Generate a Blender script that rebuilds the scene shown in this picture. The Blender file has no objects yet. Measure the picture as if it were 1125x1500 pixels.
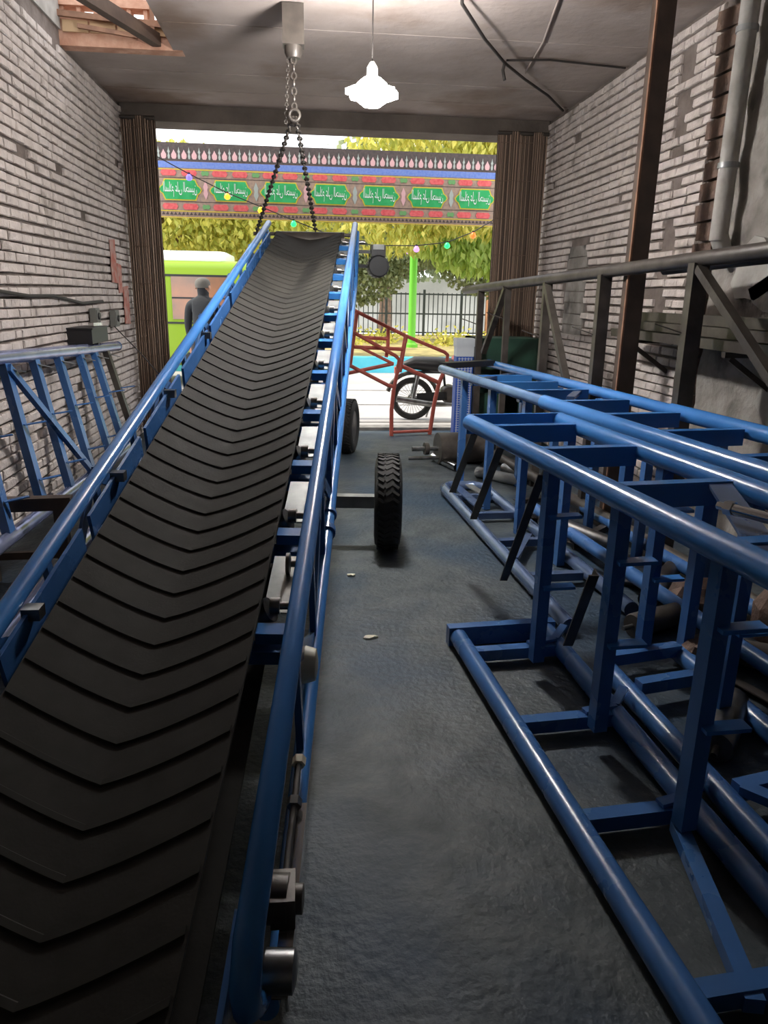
import bpy, math, random
from mathutils import Vector as V, Matrix, Euler
from math import sin, cos, pi, radians, sqrt
random.seed(7)
scene = bpy.context.scene
COL = scene.collection

# ---------------------------------------------------------------- camera
PITCH, YAW, ROLL, FPX, CAMH = 16.4, 6.05, 1.1, 1080.0, 1.55
cam_d = bpy.data.cameras.new('camera')
cam = bpy.data.objects.new('camera', cam_d)
COL.objects.link(cam)
cam_d.sensor_fit = 'VERTICAL'
cam_d.sensor_height = 24.0
cam_d.lens = 24.0 * FPX / 1500.0
cam_d.clip_start = 0.02
cam_d.clip_end = 300
CAMR = Matrix.Rotation(radians(-YAW), 3, 'Z') @ Matrix.Rotation(radians(90 - PITCH), 3, 'X') @ Matrix.Rotation(radians(ROLL), 3, 'Z')
cam.matrix_world = Matrix.Translation((0, 0, CAMH)) @ CAMR.to_4x4()
scene.camera = cam

# ---------------------------------------------------------------- world, sun, exposure
world = bpy.data.worlds.new('world')
scene.world = world
world.use_nodes = True
bg = world.node_tree.nodes['Background']
bg.inputs['Color'].default_value = (0.93, 0.96, 1.0, 1)
bg.inputs['Strength'].default_value = 1.9
sun_d = bpy.data.lights.new('sun', 'SUN')
sun_d.energy = 3.2
sun_d.angle = radians(1.0)
sun_d.color = (1.0, 0.93, 0.78)
sun = bpy.data.objects.new('sun', sun_d)
COL.objects.link(sun)
sun.rotation_euler = V((0.62, -0.10, -0.80)).to_track_quat('-Z', 'Y').to_euler()
scene.view_settings.view_transform = 'Standard'
scene.view_settings.look = 'None'
scene.view_settings.gamma = 1.0
scene.view_settings.use_curve_mapping = False
scene.view_settings.exposure = 0.5

# ---------------------------------------------------------------- helpers
def lin(c):
    return tuple((x / 12.92 if x <= .04045 else ((x + .055) / 1.055) ** 2.4) for x in c)

def srgb(r, g, b):
    return lin((r / 255, g / 255, b / 255))

MATS = {}
def mat(name, col, rough=.6, metal=0.0, var=None, vscale=4.0, var2=None, v2scale=1.2, v2lo=.5, v2hi=.62,
        bump=0.0, bscale=30.0, emit=None, estr=0.0, alpha=None, trans=0.0, rvar=0.0, spec=.5):
    """procedural principled material; noise is taken in world position so shared meshes vary"""
    m = bpy.data.materials.new(name)
    m.use_nodes = True
    nt = m.node_tree
    N, L = nt.nodes, nt.links
    b = N['Principled BSDF']
    b.inputs['Roughness'].default_value = rough
    b.inputs['Metallic'].default_value = metal
    b.inputs['Specular IOR Level'].default_value = spec
    b.inputs['Base Color'].default_value = (*col, 1)
    geo = N.new('ShaderNodeNewGeometry')
    last = None
    def noise(scale, detail=5):
        n = N.new('ShaderNodeTexNoise')
        n.inputs['Scale'].default_value = scale
        n.inputs['Detail'].default_value = detail
        L.new(geo.outputs['Position'], n.inputs['Vector'])
        return n
    if var is not None:
        n = noise(vscale)
        mr = N.new('ShaderNodeMapRange')
        mr.inputs['From Min'].default_value = .35
        mr.inputs['From Max'].default_value = .65
        L.new(n.outputs['Fac'], mr.inputs['Value'])
        mx = N.new('ShaderNodeMix'); mx.data_type = 'RGBA'
        mx.inputs['A'].default_value = (*col, 1)
        mx.inputs['B'].default_value = (*var, 1)
        L.new(mr.outputs['Result'], mx.inputs['Factor'])
        last = mx.outputs['Result']
    if var2 is not None:
        n2 = noise(v2scale, 8)
        mr2 = N.new('ShaderNodeMapRange')
        mr2.inputs['From Min'].default_value = v2lo
        mr2.inputs['From Max'].default_value = v2hi
        L.new(n2.outputs['Fac'], mr2.inputs['Value'])
        mx2 = N.new('ShaderNodeMix'); mx2.data_type = 'RGBA'
        if last is not None:
            L.new(last, mx2.inputs['A'])
        else:
            mx2.inputs['A'].default_value = (*col, 1)
        mx2.inputs['B'].default_value = (*var2, 1)
        L.new(mr2.outputs['Result'], mx2.inputs['Factor'])
        last = mx2.outputs['Result']
    if last is not None:
        L.new(last, b.inputs['Base Color'])
    if rvar:
        n3 = noise(3.0)
        mr3 = N.new('ShaderNodeMapRange')
        mr3.inputs['To Min'].default_value = rough - rvar
        mr3.inputs['To Max'].default_value = rough + rvar
        L.new(n3.outputs['Fac'], mr3.inputs['Value'])
        L.new(mr3.outputs['Result'], b.inputs['Roughness'])
    if bump:
        nb = noise(bscale, 6)
        bp = N.new('ShaderNodeBump')
        bp.inputs['Strength'].default_value = bump
        bp.inputs['Distance'].default_value = .02
        L.new(nb.outputs['Fac'], bp.inputs['Height'])
        L.new(bp.outputs['Normal'], b.inputs['Normal'])
    if emit is not None:
        b.inputs['Emission Color'].default_value = (*emit, 1)
        b.inputs['Emission Strength'].default_value = estr
    if trans:
        b.inputs['Transmission Weight'].default_value = trans
    if alpha is not None:
        b.inputs['Alpha'].default_value = alpha
    MATS[name] = m
    return m

def leaf_mat(name, c1, c2):
    m = bpy.data.materials.new(name)
    m.use_nodes = True
    nt = m.node_tree; N, L = nt.nodes, nt.links
    b = N['Principled BSDF']
    geo = N.new('ShaderNodeNewGeometry')
    mx = N.new('ShaderNodeMix'); mx.data_type = 'RGBA'
    mx.inputs['A'].default_value = (*c1, 1); mx.inputs['B'].default_value = (*c2, 1)
    L.new(geo.outputs['Random Per Island'], mx.inputs['Factor'])
    L.new(mx.outputs['Result'], b.inputs['Base Color'])
    b.inputs['Roughness'].default_value = .5
    tr = N.new('ShaderNodeBsdfTranslucent')
    L.new(mx.outputs['Result'], tr.inputs['Color'])
    ms = N.new('ShaderNodeMixShader'); ms.inputs['Fac'].default_value = .45
    L.new(b.outputs[0], ms.inputs[1]); L.new(tr.outputs[0], ms.inputs[2])
    L.new(ms.outputs[0], N['Material Output'].inputs['Surface'])
    return m

class MB:
    def __init__(s):
        s.v = []; s.f = []; s.sm = []
    def add(s, vs, fs, smooth=False):
        o = len(s.v)
        s.v += [tuple(p) for p in vs]
        s.f += [tuple(i + o for i in f) for f in fs]
        s.sm += [smooth] * len(fs)
        return s
    def box(s, c, size, R=None):
        c = V(c); hx, hy, hz = size[0] / 2, size[1] / 2, size[2] / 2
        vs = [V((x, y, z)) for x in (-hx, hx) for y in (-hy, hy) for z in (-hz, hz)]
        if R is not None: vs = [R @ p for p in vs]
        return s.add([p + c for p in vs], [(0, 1, 3, 2), (4, 6, 7, 5), (0, 4, 5, 1), (2, 3, 7, 6), (0, 2, 6, 4), (1, 5, 7, 3)])
    def bbox(s, x0, x1, y0, y1, z0, z1):
        return s.box(((x0 + x1) / 2, (y0 + y1) / 2, (z0 + z1) / 2), (x1 - x0, y1 - y0, z1 - z0))
    def bar(s, p0, p1, w, h, up=(0, 0, 1)):
        p0, p1 = V(p0), V(p1)
        d = (p1 - p0).normalized()
        side = d.cross(V(up))
        if side.length < 1e-4: side = d.cross(V((0, 1, 0)))
        side.normalize(); u = side.cross(d)
        vs = []
        for p in (p0, p1):
            for a, b in ((-1, -1), (1, -1), (1, 1), (-1, 1)):
                vs.append(p + side * a * w / 2 + u * b * h / 2)
        return s.add(vs, [(0, 1, 2, 3), (7, 6, 5, 4), (0, 4, 5, 1), (1, 5, 6, 2), (2, 6, 7, 3), (3, 7, 4, 0)])
    def angle(s, p0, p1, w, t, up=(0, 0, 1)):
        """L-section bar"""
        p0, p1 = V(p0), V(p1)
        d = (p1 - p0).normalized(); side = d.cross(V(up))
        if side.length < 1e-4: side = d.cross(V((0, 1, 0)))
        side.normalize(); u = side.cross(d)
        s.bar(p0, p1, w, t, up)
        return s.bar(p0 + side * (w / 2 - t / 2) - u * (w / 2 - t / 2), p1 + side * (w / 2 - t / 2) - u * (w / 2 - t / 2), t, w - t, up)
    def tube(s, pts, r, n=14, caps=True, closed=False):
        pts = [V(p) for p in pts]
        rs = r if isinstance(r, (list, tuple)) else [r] * len(pts)
        m = len(pts); rings = []; prev = None
        for i, p in enumerate(pts):
            if closed: t = pts[(i + 1) % m] - pts[i - 1]
            elif i == 0: t = pts[1] - pts[0]
            elif i == m - 1: t = pts[-1] - pts[-2]
            else: t = (pts[i + 1] - p).normalized() + (p - pts[i - 1]).normalized()
            t.normalize()
            if prev is None:
                a = t.cross(V((0, 0, 1)))
                if a.length < .1: a = t.cross(V((1, 0, 0)))
            else:
                a = prev - t * prev.dot(t)
            a.normalize(); prev = a; b = t.cross(a)
            rings.append([p + (a * cos(2 * pi * k / n) + b * sin(2 * pi * k / n)) * rs[i] for k in range(n)])
        vs = [q for r_ in rings for q in r_]
        fs = []
        for i in range(m if closed else m - 1):
            j = (i + 1) % m
            for k in range(n):
                k2 = (k + 1) % n
                fs.append((i * n + k, i * n + k2, j * n + k2, j * n + k))
        s.add(vs, fs, True)
        if caps and not closed:
            s.add(rings[0], [tuple(range(n - 1, -1, -1))])
            s.add(rings[-1], [tuple(range(n))])
        return s
    def lathe(s, c, axis, prof, n=24, smooth=True):
        """prof: list of (offset along axis, radius)"""
        c = V(c); ax = V(axis).normalized()
        a = ax.cross(V((0, 0, 1)))
        if a.length < .1: a = ax.cross(V((1, 0, 0)))
        a.normalize(); b = ax.cross(a)
        vs = []
        for t, r in prof:
            for k in range(n):
                vs.append(c + ax * t + (a * cos(2 * pi * k / n) + b * sin(2 * pi * k / n)) * r)
        fs = []
        for i in range(len(prof) - 1):
            for k in range(n):
                k2 = (k + 1) % n
                fs.append((i * n + k, i * n + k2, (i + 1) * n + k2, (i + 1) * n + k))
        return s.add(vs, fs, smooth)
    def torus(s, c, axis, R, r, n=28, m=10):
        c = V(c); ax = V(axis).normalized()
        a = ax.cross(V((0, 0, 1)))
        if a.length < .1: a = ax.cross(V((1, 0, 0)))
        a.normalize(); b = ax.cross(a)
        return s.tube([c + (a * cos(2 * pi * k / n) + b * sin(2 * pi * k / n)) * R for k in range(n)], r, m, closed=True)
    def prism(s, pts, thick, origin=(0, 0, 0), ux=(1, 0, 0), uy=(0, 0, 1), un=(0, -1, 0)):
        """extruded flat polygon (2D pts)"""
        o, ux, uy, un = V(origin), V(ux), V(uy), V(un)
        n = len(pts)
        a = [o + ux * x + uy * y for x, y in pts]
        b = [p + un * thick for p in a]
        fs = [tuple(range(n)), tuple(range(2 * n - 1, n - 1, -1))]
        fs += [(i, i + n, (i + 1) % n + n, (i + 1) % n) for i in range(n)]
        return s.add(a + b, fs)
    def build(s, name, m, parent=None, kind=None, loc=None):
        me = bpy.data.meshes.new(name)
        me.from_pydata(s.v, [], s.f)
        me.polygons.foreach_set('use_smooth', s.sm)
        me.update()
        if any(s.sm): me.set_sharp_from_angle(angle=radians(50))
        o = bpy.data.objects.new(name, me)
        if m is not None: me.materials.append(m)
        COL.objects.link(o)
        if parent is not None: o.parent = parent
        if kind: o['kind'] = kind
        if loc is not None: o.location = loc
        return o

def tag(o, label, cat, group=None):
    o['label'] = label; o['category'] = cat
    if group: o['group'] = group
    return o
def thing(name, label, cat, group=None, loc=(0, 0, 0), rz=0.0):
    o = bpy.data.objects.new(name, None)
    COL.objects.link(o)
    o.location = loc; o.rotation_euler = (0, 0, rz); o.empty_display_size = .1
    return tag(o, label, cat, group)
def struct(o, label=None, cat=None):
    o['kind'] = 'structure'
    if label: o['label'] = label
    if cat: o['category'] = cat
    return o
def dup(o, parent=None, loc=None):
    c = o.copy(); COL.objects.link(c)
    if parent is not None: c.parent = parent
    if loc is not None: c.location = loc
    return c
def lerp(a, b, t): return V(a) * (1 - t) + V(b) * t

def project(p):
    c = CAMR.transposed() @ (V(p) - V((0, 0, CAMH)))
    if c.z > -.05: return None
    return (562.5 + FPX * c.x / -c.z, 750 - FPX * c.y / -c.z, -c.z)

# ---------------------------------------------------------------- materials
BLUE = mat('blue_paint', srgb(62, 124, 192), .23, 0, var=srgb(56, 116, 184), vscale=4, bump=.03, bscale=60, rvar=.03)
BLUE2 = mat('blue_paint_dusty', srgb(64, 106, 162), .27, 0, var=srgb(56, 96, 150), vscale=4, bump=.04, bscale=50, rvar=.04)
STEELBLUE = mat('blue_grey_paint', srgb(96, 114, 146), .25, .35, var=srgb(80, 98, 132), vscale=5)
STEEL = mat('bare_steel', srgb(150, 150, 150), .3, .9, var=srgb(110, 108, 104), vscale=12)
CHROME = mat('bright_steel', srgb(205, 205, 205), .16, 1.0)
DARKSTEEL = mat('dark_raw_steel', srgb(88, 82, 76), .42, .3, var=srgb(68, 62, 58), vscale=9, bump=.06)
BROWNSTEEL = mat('brown_primer_steel', srgb(84, 70, 60), .6, .1, var=srgb(66, 54, 48), vscale=6, bump=.08)
RUBBER = mat('belt_rubber', srgb(47, 45, 42), .8, 0, var=srgb(41, 39, 36), vscale=14, bump=.06, bscale=120, spec=.25)
CLEAT = mat('cleat_rubber', srgb(46, 45, 42), .8, 0, spec=.2)
TYRE = mat('tyre_rubber', srgb(44, 43, 41), .8, 0, bump=.1, bscale=80)
ZINC = mat('galvanised_sheet', srgb(150, 152, 150), .45, .4, var=srgb(120, 122, 122), vscale=8)
CREAM = mat('cream_plastic', srgb(214, 208, 186), .5)
BLACK = mat('black_paint', srgb(30, 30, 32), .45)
BRICK = mat('whitewashed_brick', srgb(206, 195, 189), .9, 0, var=srgb(184, 173, 167), vscale=9, var2=srgb(138, 128, 120), v2scale=3.0, v2lo=.6, v2hi=.74, bump=.5, bscale=45)
MORTAR = mat('dark_mortar', srgb(122, 111, 105), .95, 0, var=srgb(98, 88, 82), vscale=7, bump=.4)
PLASTER = mat('rough_plaster', srgb(150, 144, 138), .95, 0, var=srgb(118, 112, 106), vscale=5, var2=srgb(70, 66, 62), v2scale=2.2, v2lo=.56, v2hi=.66, bump=1.0, bscale=14)
PLASTER2 = mat('pale_plaster', srgb(166, 162, 156), .9, 0, var=srgb(140, 136, 130), vscale=6, bump=.3, bscale=20)
RAWBRICK = mat('broken_brown_brick', srgb(122, 98, 86), .95, 0, var=srgb(92, 78, 70), vscale=9, bump=.7, bscale=30)
CEIL = mat('sooty_plaster_ceiling', srgb(158, 146, 140), .95, 0, var=srgb(140, 128, 122), vscale=1.6, var2=srgb(116, 98, 86), v2scale=.9, v2lo=.54, v2hi=.68, bump=.5, bscale=9)
FLOOR = mat('oily_concrete', srgb(72, 78, 81), .6, 0, var=srgb(46, 54, 58), vscale=6.0, var2=srgb(24, 48, 68), v2scale=1.0, v2lo=.45, v2hi=.60, bump=.45, bscale=30, rvar=.12)
LINING = mat('brown_lining', srgb(88, 74, 64), .9)
CURTAIN = leaf_mat('brown_reed', srgb(178, 152, 132), srgb(86, 70, 60))
for n_ in list(CURTAIN.node_tree.nodes):
    if n_.type == 'MIX_SHADER': n_.inputs['Fac'].default_value = .12
LINTEL = mat('lintel_plaster', srgb(112, 102, 94), .9, 0, var=srgb(90, 82, 76), vscale=3, bump=.3)
RED = mat('red_oxide_paint', srgb(200, 100, 84), .5, 0, var=srgb(176, 84, 70), vscale=8)
REDPAINT = mat('red_spray', srgb(176, 96, 80), .9, 0, var=srgb(182, 150, 140), vscale=14)
GREENCAB = mat('dark_green_paint', srgb(44, 82, 66), .5, 0, var=srgb(34, 66, 54), vscale=4)
COOLBLUE = mat('cooler_blue_plastic', srgb(60, 98, 190), .45)
COOLWHITE = mat('cooler_white_plastic', srgb(214, 220, 226), .5)
LIME = mat('lime_paint', srgb(140, 172, 40), .35)
LIMEPOLE = mat('lime_pole_paint', srgb(112, 200, 60), .4)
WHITE = mat('white_paint', srgb(232, 236, 224), .4)
GLASSD = mat('van_window_glass', srgb(110, 96, 84), .08, 0, var=srgb(170, 116, 84), vscale=1.3, spec=.8)  # reddish-brown curtain reflections painted into the pane colour
TURQ = mat('turquoise_paint', srgb(80, 186, 206), .7, 0, var=srgb(96, 196, 212), vscale=3)
ROAD = mat('pale_paving', srgb(176, 172, 170), .9, 0, var=srgb(156, 152, 152), vscale=1.4, bump=.15)
BED = mat('dry_leaf_ground', srgb(176, 158, 104), .95, 0, var=srgb(128, 120, 76), vscale=3, bump=.5, bscale=12)
BARK = mat('bark', srgb(134, 108, 88), .95, 0, var=srgb(98, 80, 66), vscale=7, bump=.6, bscale=18)
FENCEM = mat('dark_fence_iron', srgb(70, 78, 80), .6)
FARWALL = mat('far_pale_wall', srgb(188, 186, 178), .9, 0, var=srgb(160, 158, 150), vscale=.8)
FARBRICK = mat('far_brick_pillar', srgb(180, 128, 92), .9, 0, var=srgb(150, 106, 78), vscale=4)
LEAFA = leaf_mat('sunlit_leaves', srgb(226, 214, 110), srgb(160, 166, 72))  # bright copy of the leaf colour with sunlight painted in
LEAFB = leaf_mat('shade_leaves', srgb(160, 166, 124), srgb(112, 124, 90))  # shaded copy of the leaf colour, greyer and darker than the sunlit one
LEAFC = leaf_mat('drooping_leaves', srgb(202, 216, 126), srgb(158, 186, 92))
SKIN = mat('skin', srgb(176, 128, 104), .55)
SHIRT = mat('dark_shirt', srgb(36, 38, 42), .85, 0, bump=.15)
TROUSER = mat('dark_trousers', srgb(44, 44, 50), .85)
HAIR = mat('grey_hair', srgb(96, 92, 86), .8)
WIRE = mat('cable_black', srgb(40, 36, 34), .6)
WOOD = mat('weathered_wood', srgb(150, 112, 88), .8, 0, var=srgb(120, 88, 70), vscale=8, bump=.3)
LAMPM = mat('lamp_glow', (1, 1, 1), .4, emit=(1.0, .98, .95), estr=265.0)
# ================================================================= SETTING
XL, XR, YB, YD, ZC = -1.86, 2.60, -2.6, 8.62, 3.36
m = MB(); m.bbox(XL - .3, XR + .3, YB - .2, YD + .25, -.15, 0)
floor = struct(m.build('floor', FLOOR), 'oily grey concrete workshop floor with blue paint stains', 'floor')
m = MB()
m.bbox(XL - .3, XR + .3, YB - .2, 5.35, ZC, ZC + .15)
m.bbox(-1.02, XR + .3, 5.35, 6.72, ZC, ZC + .15)
m.bbox(XL - .3, XR + .3, 6.72, YD + .25, ZC, ZC + .15)
ceiling = struct(m.build('ceiling', CEIL), 'stained grey plaster ceiling', 'ceiling')
# shallow plaster seams across the ceiling
for i, y in enumerate((7.35, 6.1, 4.9, 7.95)):
    mm = MB().bbox(-1.0 if 5.3 < y < 6.8 else XL, XR, y - .05, y + .05, ZC - .004, ZC + .01)
    mm.build('plaster_seam', CEIL, ceiling)
m = MB(); m.bbox(XL - .3, XR + .3, YB - .2, YB, 0, ZC)
struct(m.build('wall_back', PLASTER2), 'plain plaster wall behind the camera', 'wall')
m = MB(); m.bbox(XL, XR, YD - .12, YD + .25, 3.20, ZC)
struct(m.build('trim_1', LINTEL), 'plaster lintel beam over the wide doorway', 'lintel')
m = MB(); m.bbox(XL, XR, YD + .05, YD + .25, 0, .035)
struct(m.build('trim_2', mat('threshold_concrete', srgb(150, 146, 142), .9, 0, var=srgb(112, 110, 108), vscale=6)), 'worn concrete door threshold', 'threshold')

# ---- brick walls
def brick_variants(tag_, mt):
    out = []
    for k in range(8):
        j = lambda a: random.uniform(-a, a)
        # unit brick: x depth 0..1 (front at 1), y -.5...5, z -.5...5
        fr = [(1 + j(.15), -.5 + .04 + j(.03), -.5 + .10 + j(.07)), (1 + j(.15), .5 - .04 + j(.03), -.5 + .10 + j(.07)),
              (1 + j(.15), .5 - .04 + j(.03), .5 - .10 + j(.07)), (1 + j(.15), -.5 + .04 + j(.03), .5 - .10 + j(.07))]
        md = [(.72, -.5, -.5), (.72, .5, -.5), (.72, .5, .5), (.72, -.5, .5)]
        bk = [(0, -.5, -.5), (0, .5, -.5), (0, .5, .5), (0, -.5, .5)]
        vs = fr + md + bk
        fs = [(0, 1, 2, 3)]
        for a in (0, 4):
            for i in range(4):
                fs.append((a + i, a + 4 + i, a + 4 + (i + 1) % 4, a + (i + 1) % 4))
        me = bpy.data.meshes.new('brick'); me.from_pydata(vs, [], fs); me.materials.append(mt)
        out.append((me, vs, fs))
    return out

def brick_wall(name, X, sgn, y0, y1, holes, vis, label):
    m = MB()
    if sgn > 0: m.bbox(X - .3, X - .016, YB, YD + .25, 0, ZC + .1)
    else: m.bbox(X + .016, X + .3, YB, YD + .25, 0, ZC + .1)
    w = struct(m.build(name, MORTAR), label, 'wall')
    var = brick_variants(name, BRICK)
    course = .068
    bricks = []
    z = course / 2; row = 0
    while z < ZC - .01:
        y = y0 - random.uniform(0, .2)
        while y < y1:
            L = random.choice((.21, .21, .20, .105, .22, .15))
            a, b = max(y, y0), min(y + L, y1)
            if b - a > .04:
                c = V((X, (a + b) / 2, z + .006 * sin(c_ * 1.7 + row) if (c_ := y) else z))
                if not any(h[0] < c.y < h[1] and h[2] < c.z < h[3] for h in holes) and random.random() > .012:
                    bricks.append((c, b - a - .012, course - .015, random.randrange(8), random.uniform(.006, .015)))
            y += L
        z += course; row += 1
    scored = []
    for i, (c, L, h, k, d) in enumerate(bricks):
        p = project(c)
        s = -1
        if p and -20 < p[0] < 1145 and -20 < p[1] < 1500 and vis(p[0], p[1]):
            s = 1.0 / p[2]
        scored.append((s, i))
    scored.sort(reverse=True)
    pick = {i for s, i in scored[:300] if s > 0}
    rest = MB()
    for i, (c, L, h, k, d) in enumerate(bricks):
        me, vs, fs = var[k]
        if i in pick:
            o = bpy.data.objects.new('brick', me); COL.objects.link(o); o.parent = w
            o.location = (X - sgn * .016, c.y, c.z)
            o.scale = (sgn * (d + .016), L, h)
        else:
            rest.add([(X - sgn * .016 + sgn * (d + .016) * x, c.y + L * y, c.z + h * z_) for x, y, z_ in vs],
                     fs if sgn > 0 else [f[::-1] for f in fs])
    r = rest.build('brickwork', BRICK, w, kind='stuff')
    return w
wl = brick_wall('wall_left', XL, 1, YB, YD, [], lambda x, y: y < 520 or (x < 200 and y < 640), 'whitewashed brick wall on the left with sagging courses')
wr = brick_wall('wall_right', XR, -1, 5.02, YD, [(5.40, 5.50, 1.2, 3.2), (6.98, 7.58, 1.2, 2.10)],
                lambda x, y: x > 780 and y < 380 - (x - 800) * .06 or (y < 560 and 780 < x < 1000), 'whitewashed brick wall on the right with broken patches')
# plaster face on the nearer part of the right wall, with a broken brick edge and bricked-up hole
m = MB()
ny, nz = 60, 30
vs = []; fs = []
for i in range(ny + 1):
    for k in range(nz + 1):
        y = YB + (4.70 - YB) * i / ny; zz = ZC * k / nz
        d = .03 + .016 * sin(y * 9 + zz * 5) * sin(zz * 11 - y * 4) + random.uniform(-.008, .008)
        vs.append((XR - max(d, .005), y, zz))
for i in range(ny):
    for k in range(nz):
        a = i * (nz + 1) + k
        fs.append((a, a + 1, a + nz + 2, a + nz + 1))
m.add(vs, fs, True)
m.build('plaster_patch', PLASTER, wr)
for i in range(26):       # exposed broken brick edge between brickwork and plaster
    z0 = .1 + i * .122
    mm = MB().box((XR - .012, 4.86 + random.uniform(-.03, .03), z0 + .05), (.05 + random.uniform(0, .02), .24 + random.uniform(-.04, .04), .105), Euler((random.uniform(-.1, .1), 0, random.uniform(-.06, .06))).to_matrix())
    mm.build('broken_brick', RAWBRICK, wr)
for i in range(8):        # rough infill of the old opening
    mm = MB().box((XR + .012, 7.28 + random.uniform(-.01, .01), 1.25 + i * .105), (.03, .54, .098), Euler((random.uniform(-.02, .02), 0, 0)).to_matrix())
    mm.build('infill_stone', PLASTER, wr)
for (y, z, ry, rz_) in ((3.7, 1.62, .55, .16), (3.35, 1.0, .7, .22), (4.2, 1.72, .25, .18)):   # smooth skim patches
    n = 14
    pts = [(ry * cos(2 * pi * k / n) * random.uniform(.75, 1.1), rz_ * sin(2 * pi * k / n) * random.uniform(.75, 1.15)) for k in range(n)]
    MB().prism(pts, .02, (XR - .035, y, z), (0, 1, 0), (0, 0, 1), (-1, 0, 0)).build('plaster_skim', PLASTER2, wr)
# red spray paint strokes on left wall
for (y0, y1, z0, z1) in ((7.58, 7.78, 1.62, 2.0), (7.80, 7.95, 1.52, 1.80), (7.98, 8.20, 1.22, 1.58)):
    pts = []
    for k in range(9): pts.append((y0 + random.uniform(-.012, .012), z0 + (z1 - z0) * k / 8))
    for k in range(8, -1, -1): pts.append((y1 + random.uniform(-.012, .012), z0 + (z1 - z0) * k / 8 + random.uniform(-.02, .02)))
    MB().prism(pts, .006, (XL + .018, 0, 0), (0, 1, 0), (0, 0, 1), (1, 0, 0)).build('red_paint_mark', REDPAINT, wl)

# ---- skylight shaft in the ceiling
sk = thing('skylight_shaft', 'brick-lined roof opening with broken cover in the ceiling corner', 'skylight', loc=(-1.45, 6.0, ZC))
sk['kind'] = 'structure'
def skp(mb, n, mt): return mb.build(n, mt, sk, loc=(1.45, -6.0, -ZC))
SHB = mat('orange_lit_shaft_brick', srgb(206, 164, 140), .9, 0, var=srgb(180, 132, 108), vscale=9, bump=.4)  # brick colour lightened to orange, standing for daylight in the shaft
skp(MB().bbox(XL - .05, -.95, 6.70, 6.84, ZC - .005, ZC + .20), 'shaft_wall', SHB)
for k in range(7): skp(MB().bbox(XL + k * .125, XL + .03 + k * .125, 6.72, 6.84, ZC + .20, ZC + .27), 'grille_block', SHB)
skp(MB().bbox(XL - .05, -.95, 6.70, 6.84, ZC + .27, ZC + .33), 'shaft_lintel', SHB)
skp(MB().bbox(-1.02, -.92, 5.35, 6.70, ZC + .15, ZC + .30), 'shaft_wall', SHB)
skp(MB().bbox(XL - .1, XL, 5.35, 6.75, ZC + .101, ZC + .30), 'shaft_wall', PLASTER2)
skp(MB().bbox(XL - .05, -1.0, 5.22, 5.35, ZC + .14, ZC + .30), 'shaft_wall', SHB)
for r in range(1):
    for c in range(4):
        x0 = XL + .02 + c * .205 + (.1 if r % 2 else 0)
        skp(MB().bbox(x0, min(x0 + .19, -1.03), 6.68, 6.72, ZC + .085 + r * .1, ZC + .165 + r * .1), 'shaft_brick', mat('shaft_brick_%d_%d' % (r, c), srgb(186 + random.randint(-14, 10), 140 + random.randint(-14, 14), 118), .9) if c == 0 else MATS['shaft_brick_%d_0' % r])
skp(MB().bbox(XL - .1, -.92, 5.2, 5.75, ZC + .30, ZC + .33), 'roof_sheet', ZINC)
skp(MB().bar((-1.72, 5.36, ZC + .12), (-1.14, 6.7, ZC + .06), .07, .09), 'timber_beam', BROWNSTEEL)
skp(MB().bar((-1.16, 6.66, ZC + .02), (-1.16, 6.66, ZC + .32), .03, .03), 'timber_post', WOOD)
skp(MB().bar((-1.72, 6.66, ZC + .12), (-1.28, 6.66, ZC + .07), .03, .03), 'timber_batten', WOOD)
skp(MB().bar((XL, 6.66, ZC + .20), (-1.02, 6.66, ZC + .15), .035, .04), 'timber_batten', WOOD)

# ---- street outside
m = MB(); m.bbox(-30, 30, YD + .25, 15.6, -.2, -.02)
struct(m.build('street_ground', ROAD), 'pale sunlit street paving outside the doorway', 'street')
for i, y in enumerate((9.35, 10.9, 12.6)):
    MB().bbox(-12, 12, y, y + .03, -.02, -.012).build('paving_joint', MATS['threshold_concrete'], bpy.data.objects['street_ground'])
m = MB(); m.bbox(-30, 30, 15.6, 15.9, -.2, .30)
struct(m.build('street_kerb', TURQ), 'turquoise painted kerb along the far side of the street', 'kerb')
m = MB(); m.bbox(-30, 30, 15.9, 27, -.2, .22)
struct(m.build('planted_verge', BED), 'leaf-strewn verge behind the turquoise kerb', 'verge')
m = MB(); m.bbox(-30, 40, 32, 32.4, 0, 2.3)
struct(m.build('far_wall', FARWALL), 'pale wall far behind the iron fence', 'wall')

# ================================================================= CONVEYOR
# local frame: s along the belt (rising 15 deg), u to the right, n normal to the belt; u=0 is the right rail axis
CB = V((-0.117, 1.023, .45)); CDIR = V((.087, .961, .262)).normalized()
CU = V((CDIR.y, -CDIR.x, 0)).normalized(); CN = CU.cross(CDIR).normalized()
if CN.z < 0: CN = -CN
CW, CLEN, CT = .805, 6.57, .36
def cp(s, u, n): return CB + CDIR * s + CU * u + CN * n
conv = thing('belt_conveyor', 'long blue inclined belt conveyor with black chevron belt, hung from chains', 'conveyor')
RR = .028
for nm, u in (('top_rail', 0), ('top_rail', -CW)):
    pts = [cp(.02, u, -.20), cp(-.035, u, -.10), cp(-.03, u, -.04), cp(.03, u, 0)] + [cp(s, u, 0) for s in (1, 2, 3, 4, 5, 6)] + [cp(CLEN, u, 0)]
    MB().tube(pts, RR, 18).build(nm, BLUE, conv)
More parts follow.
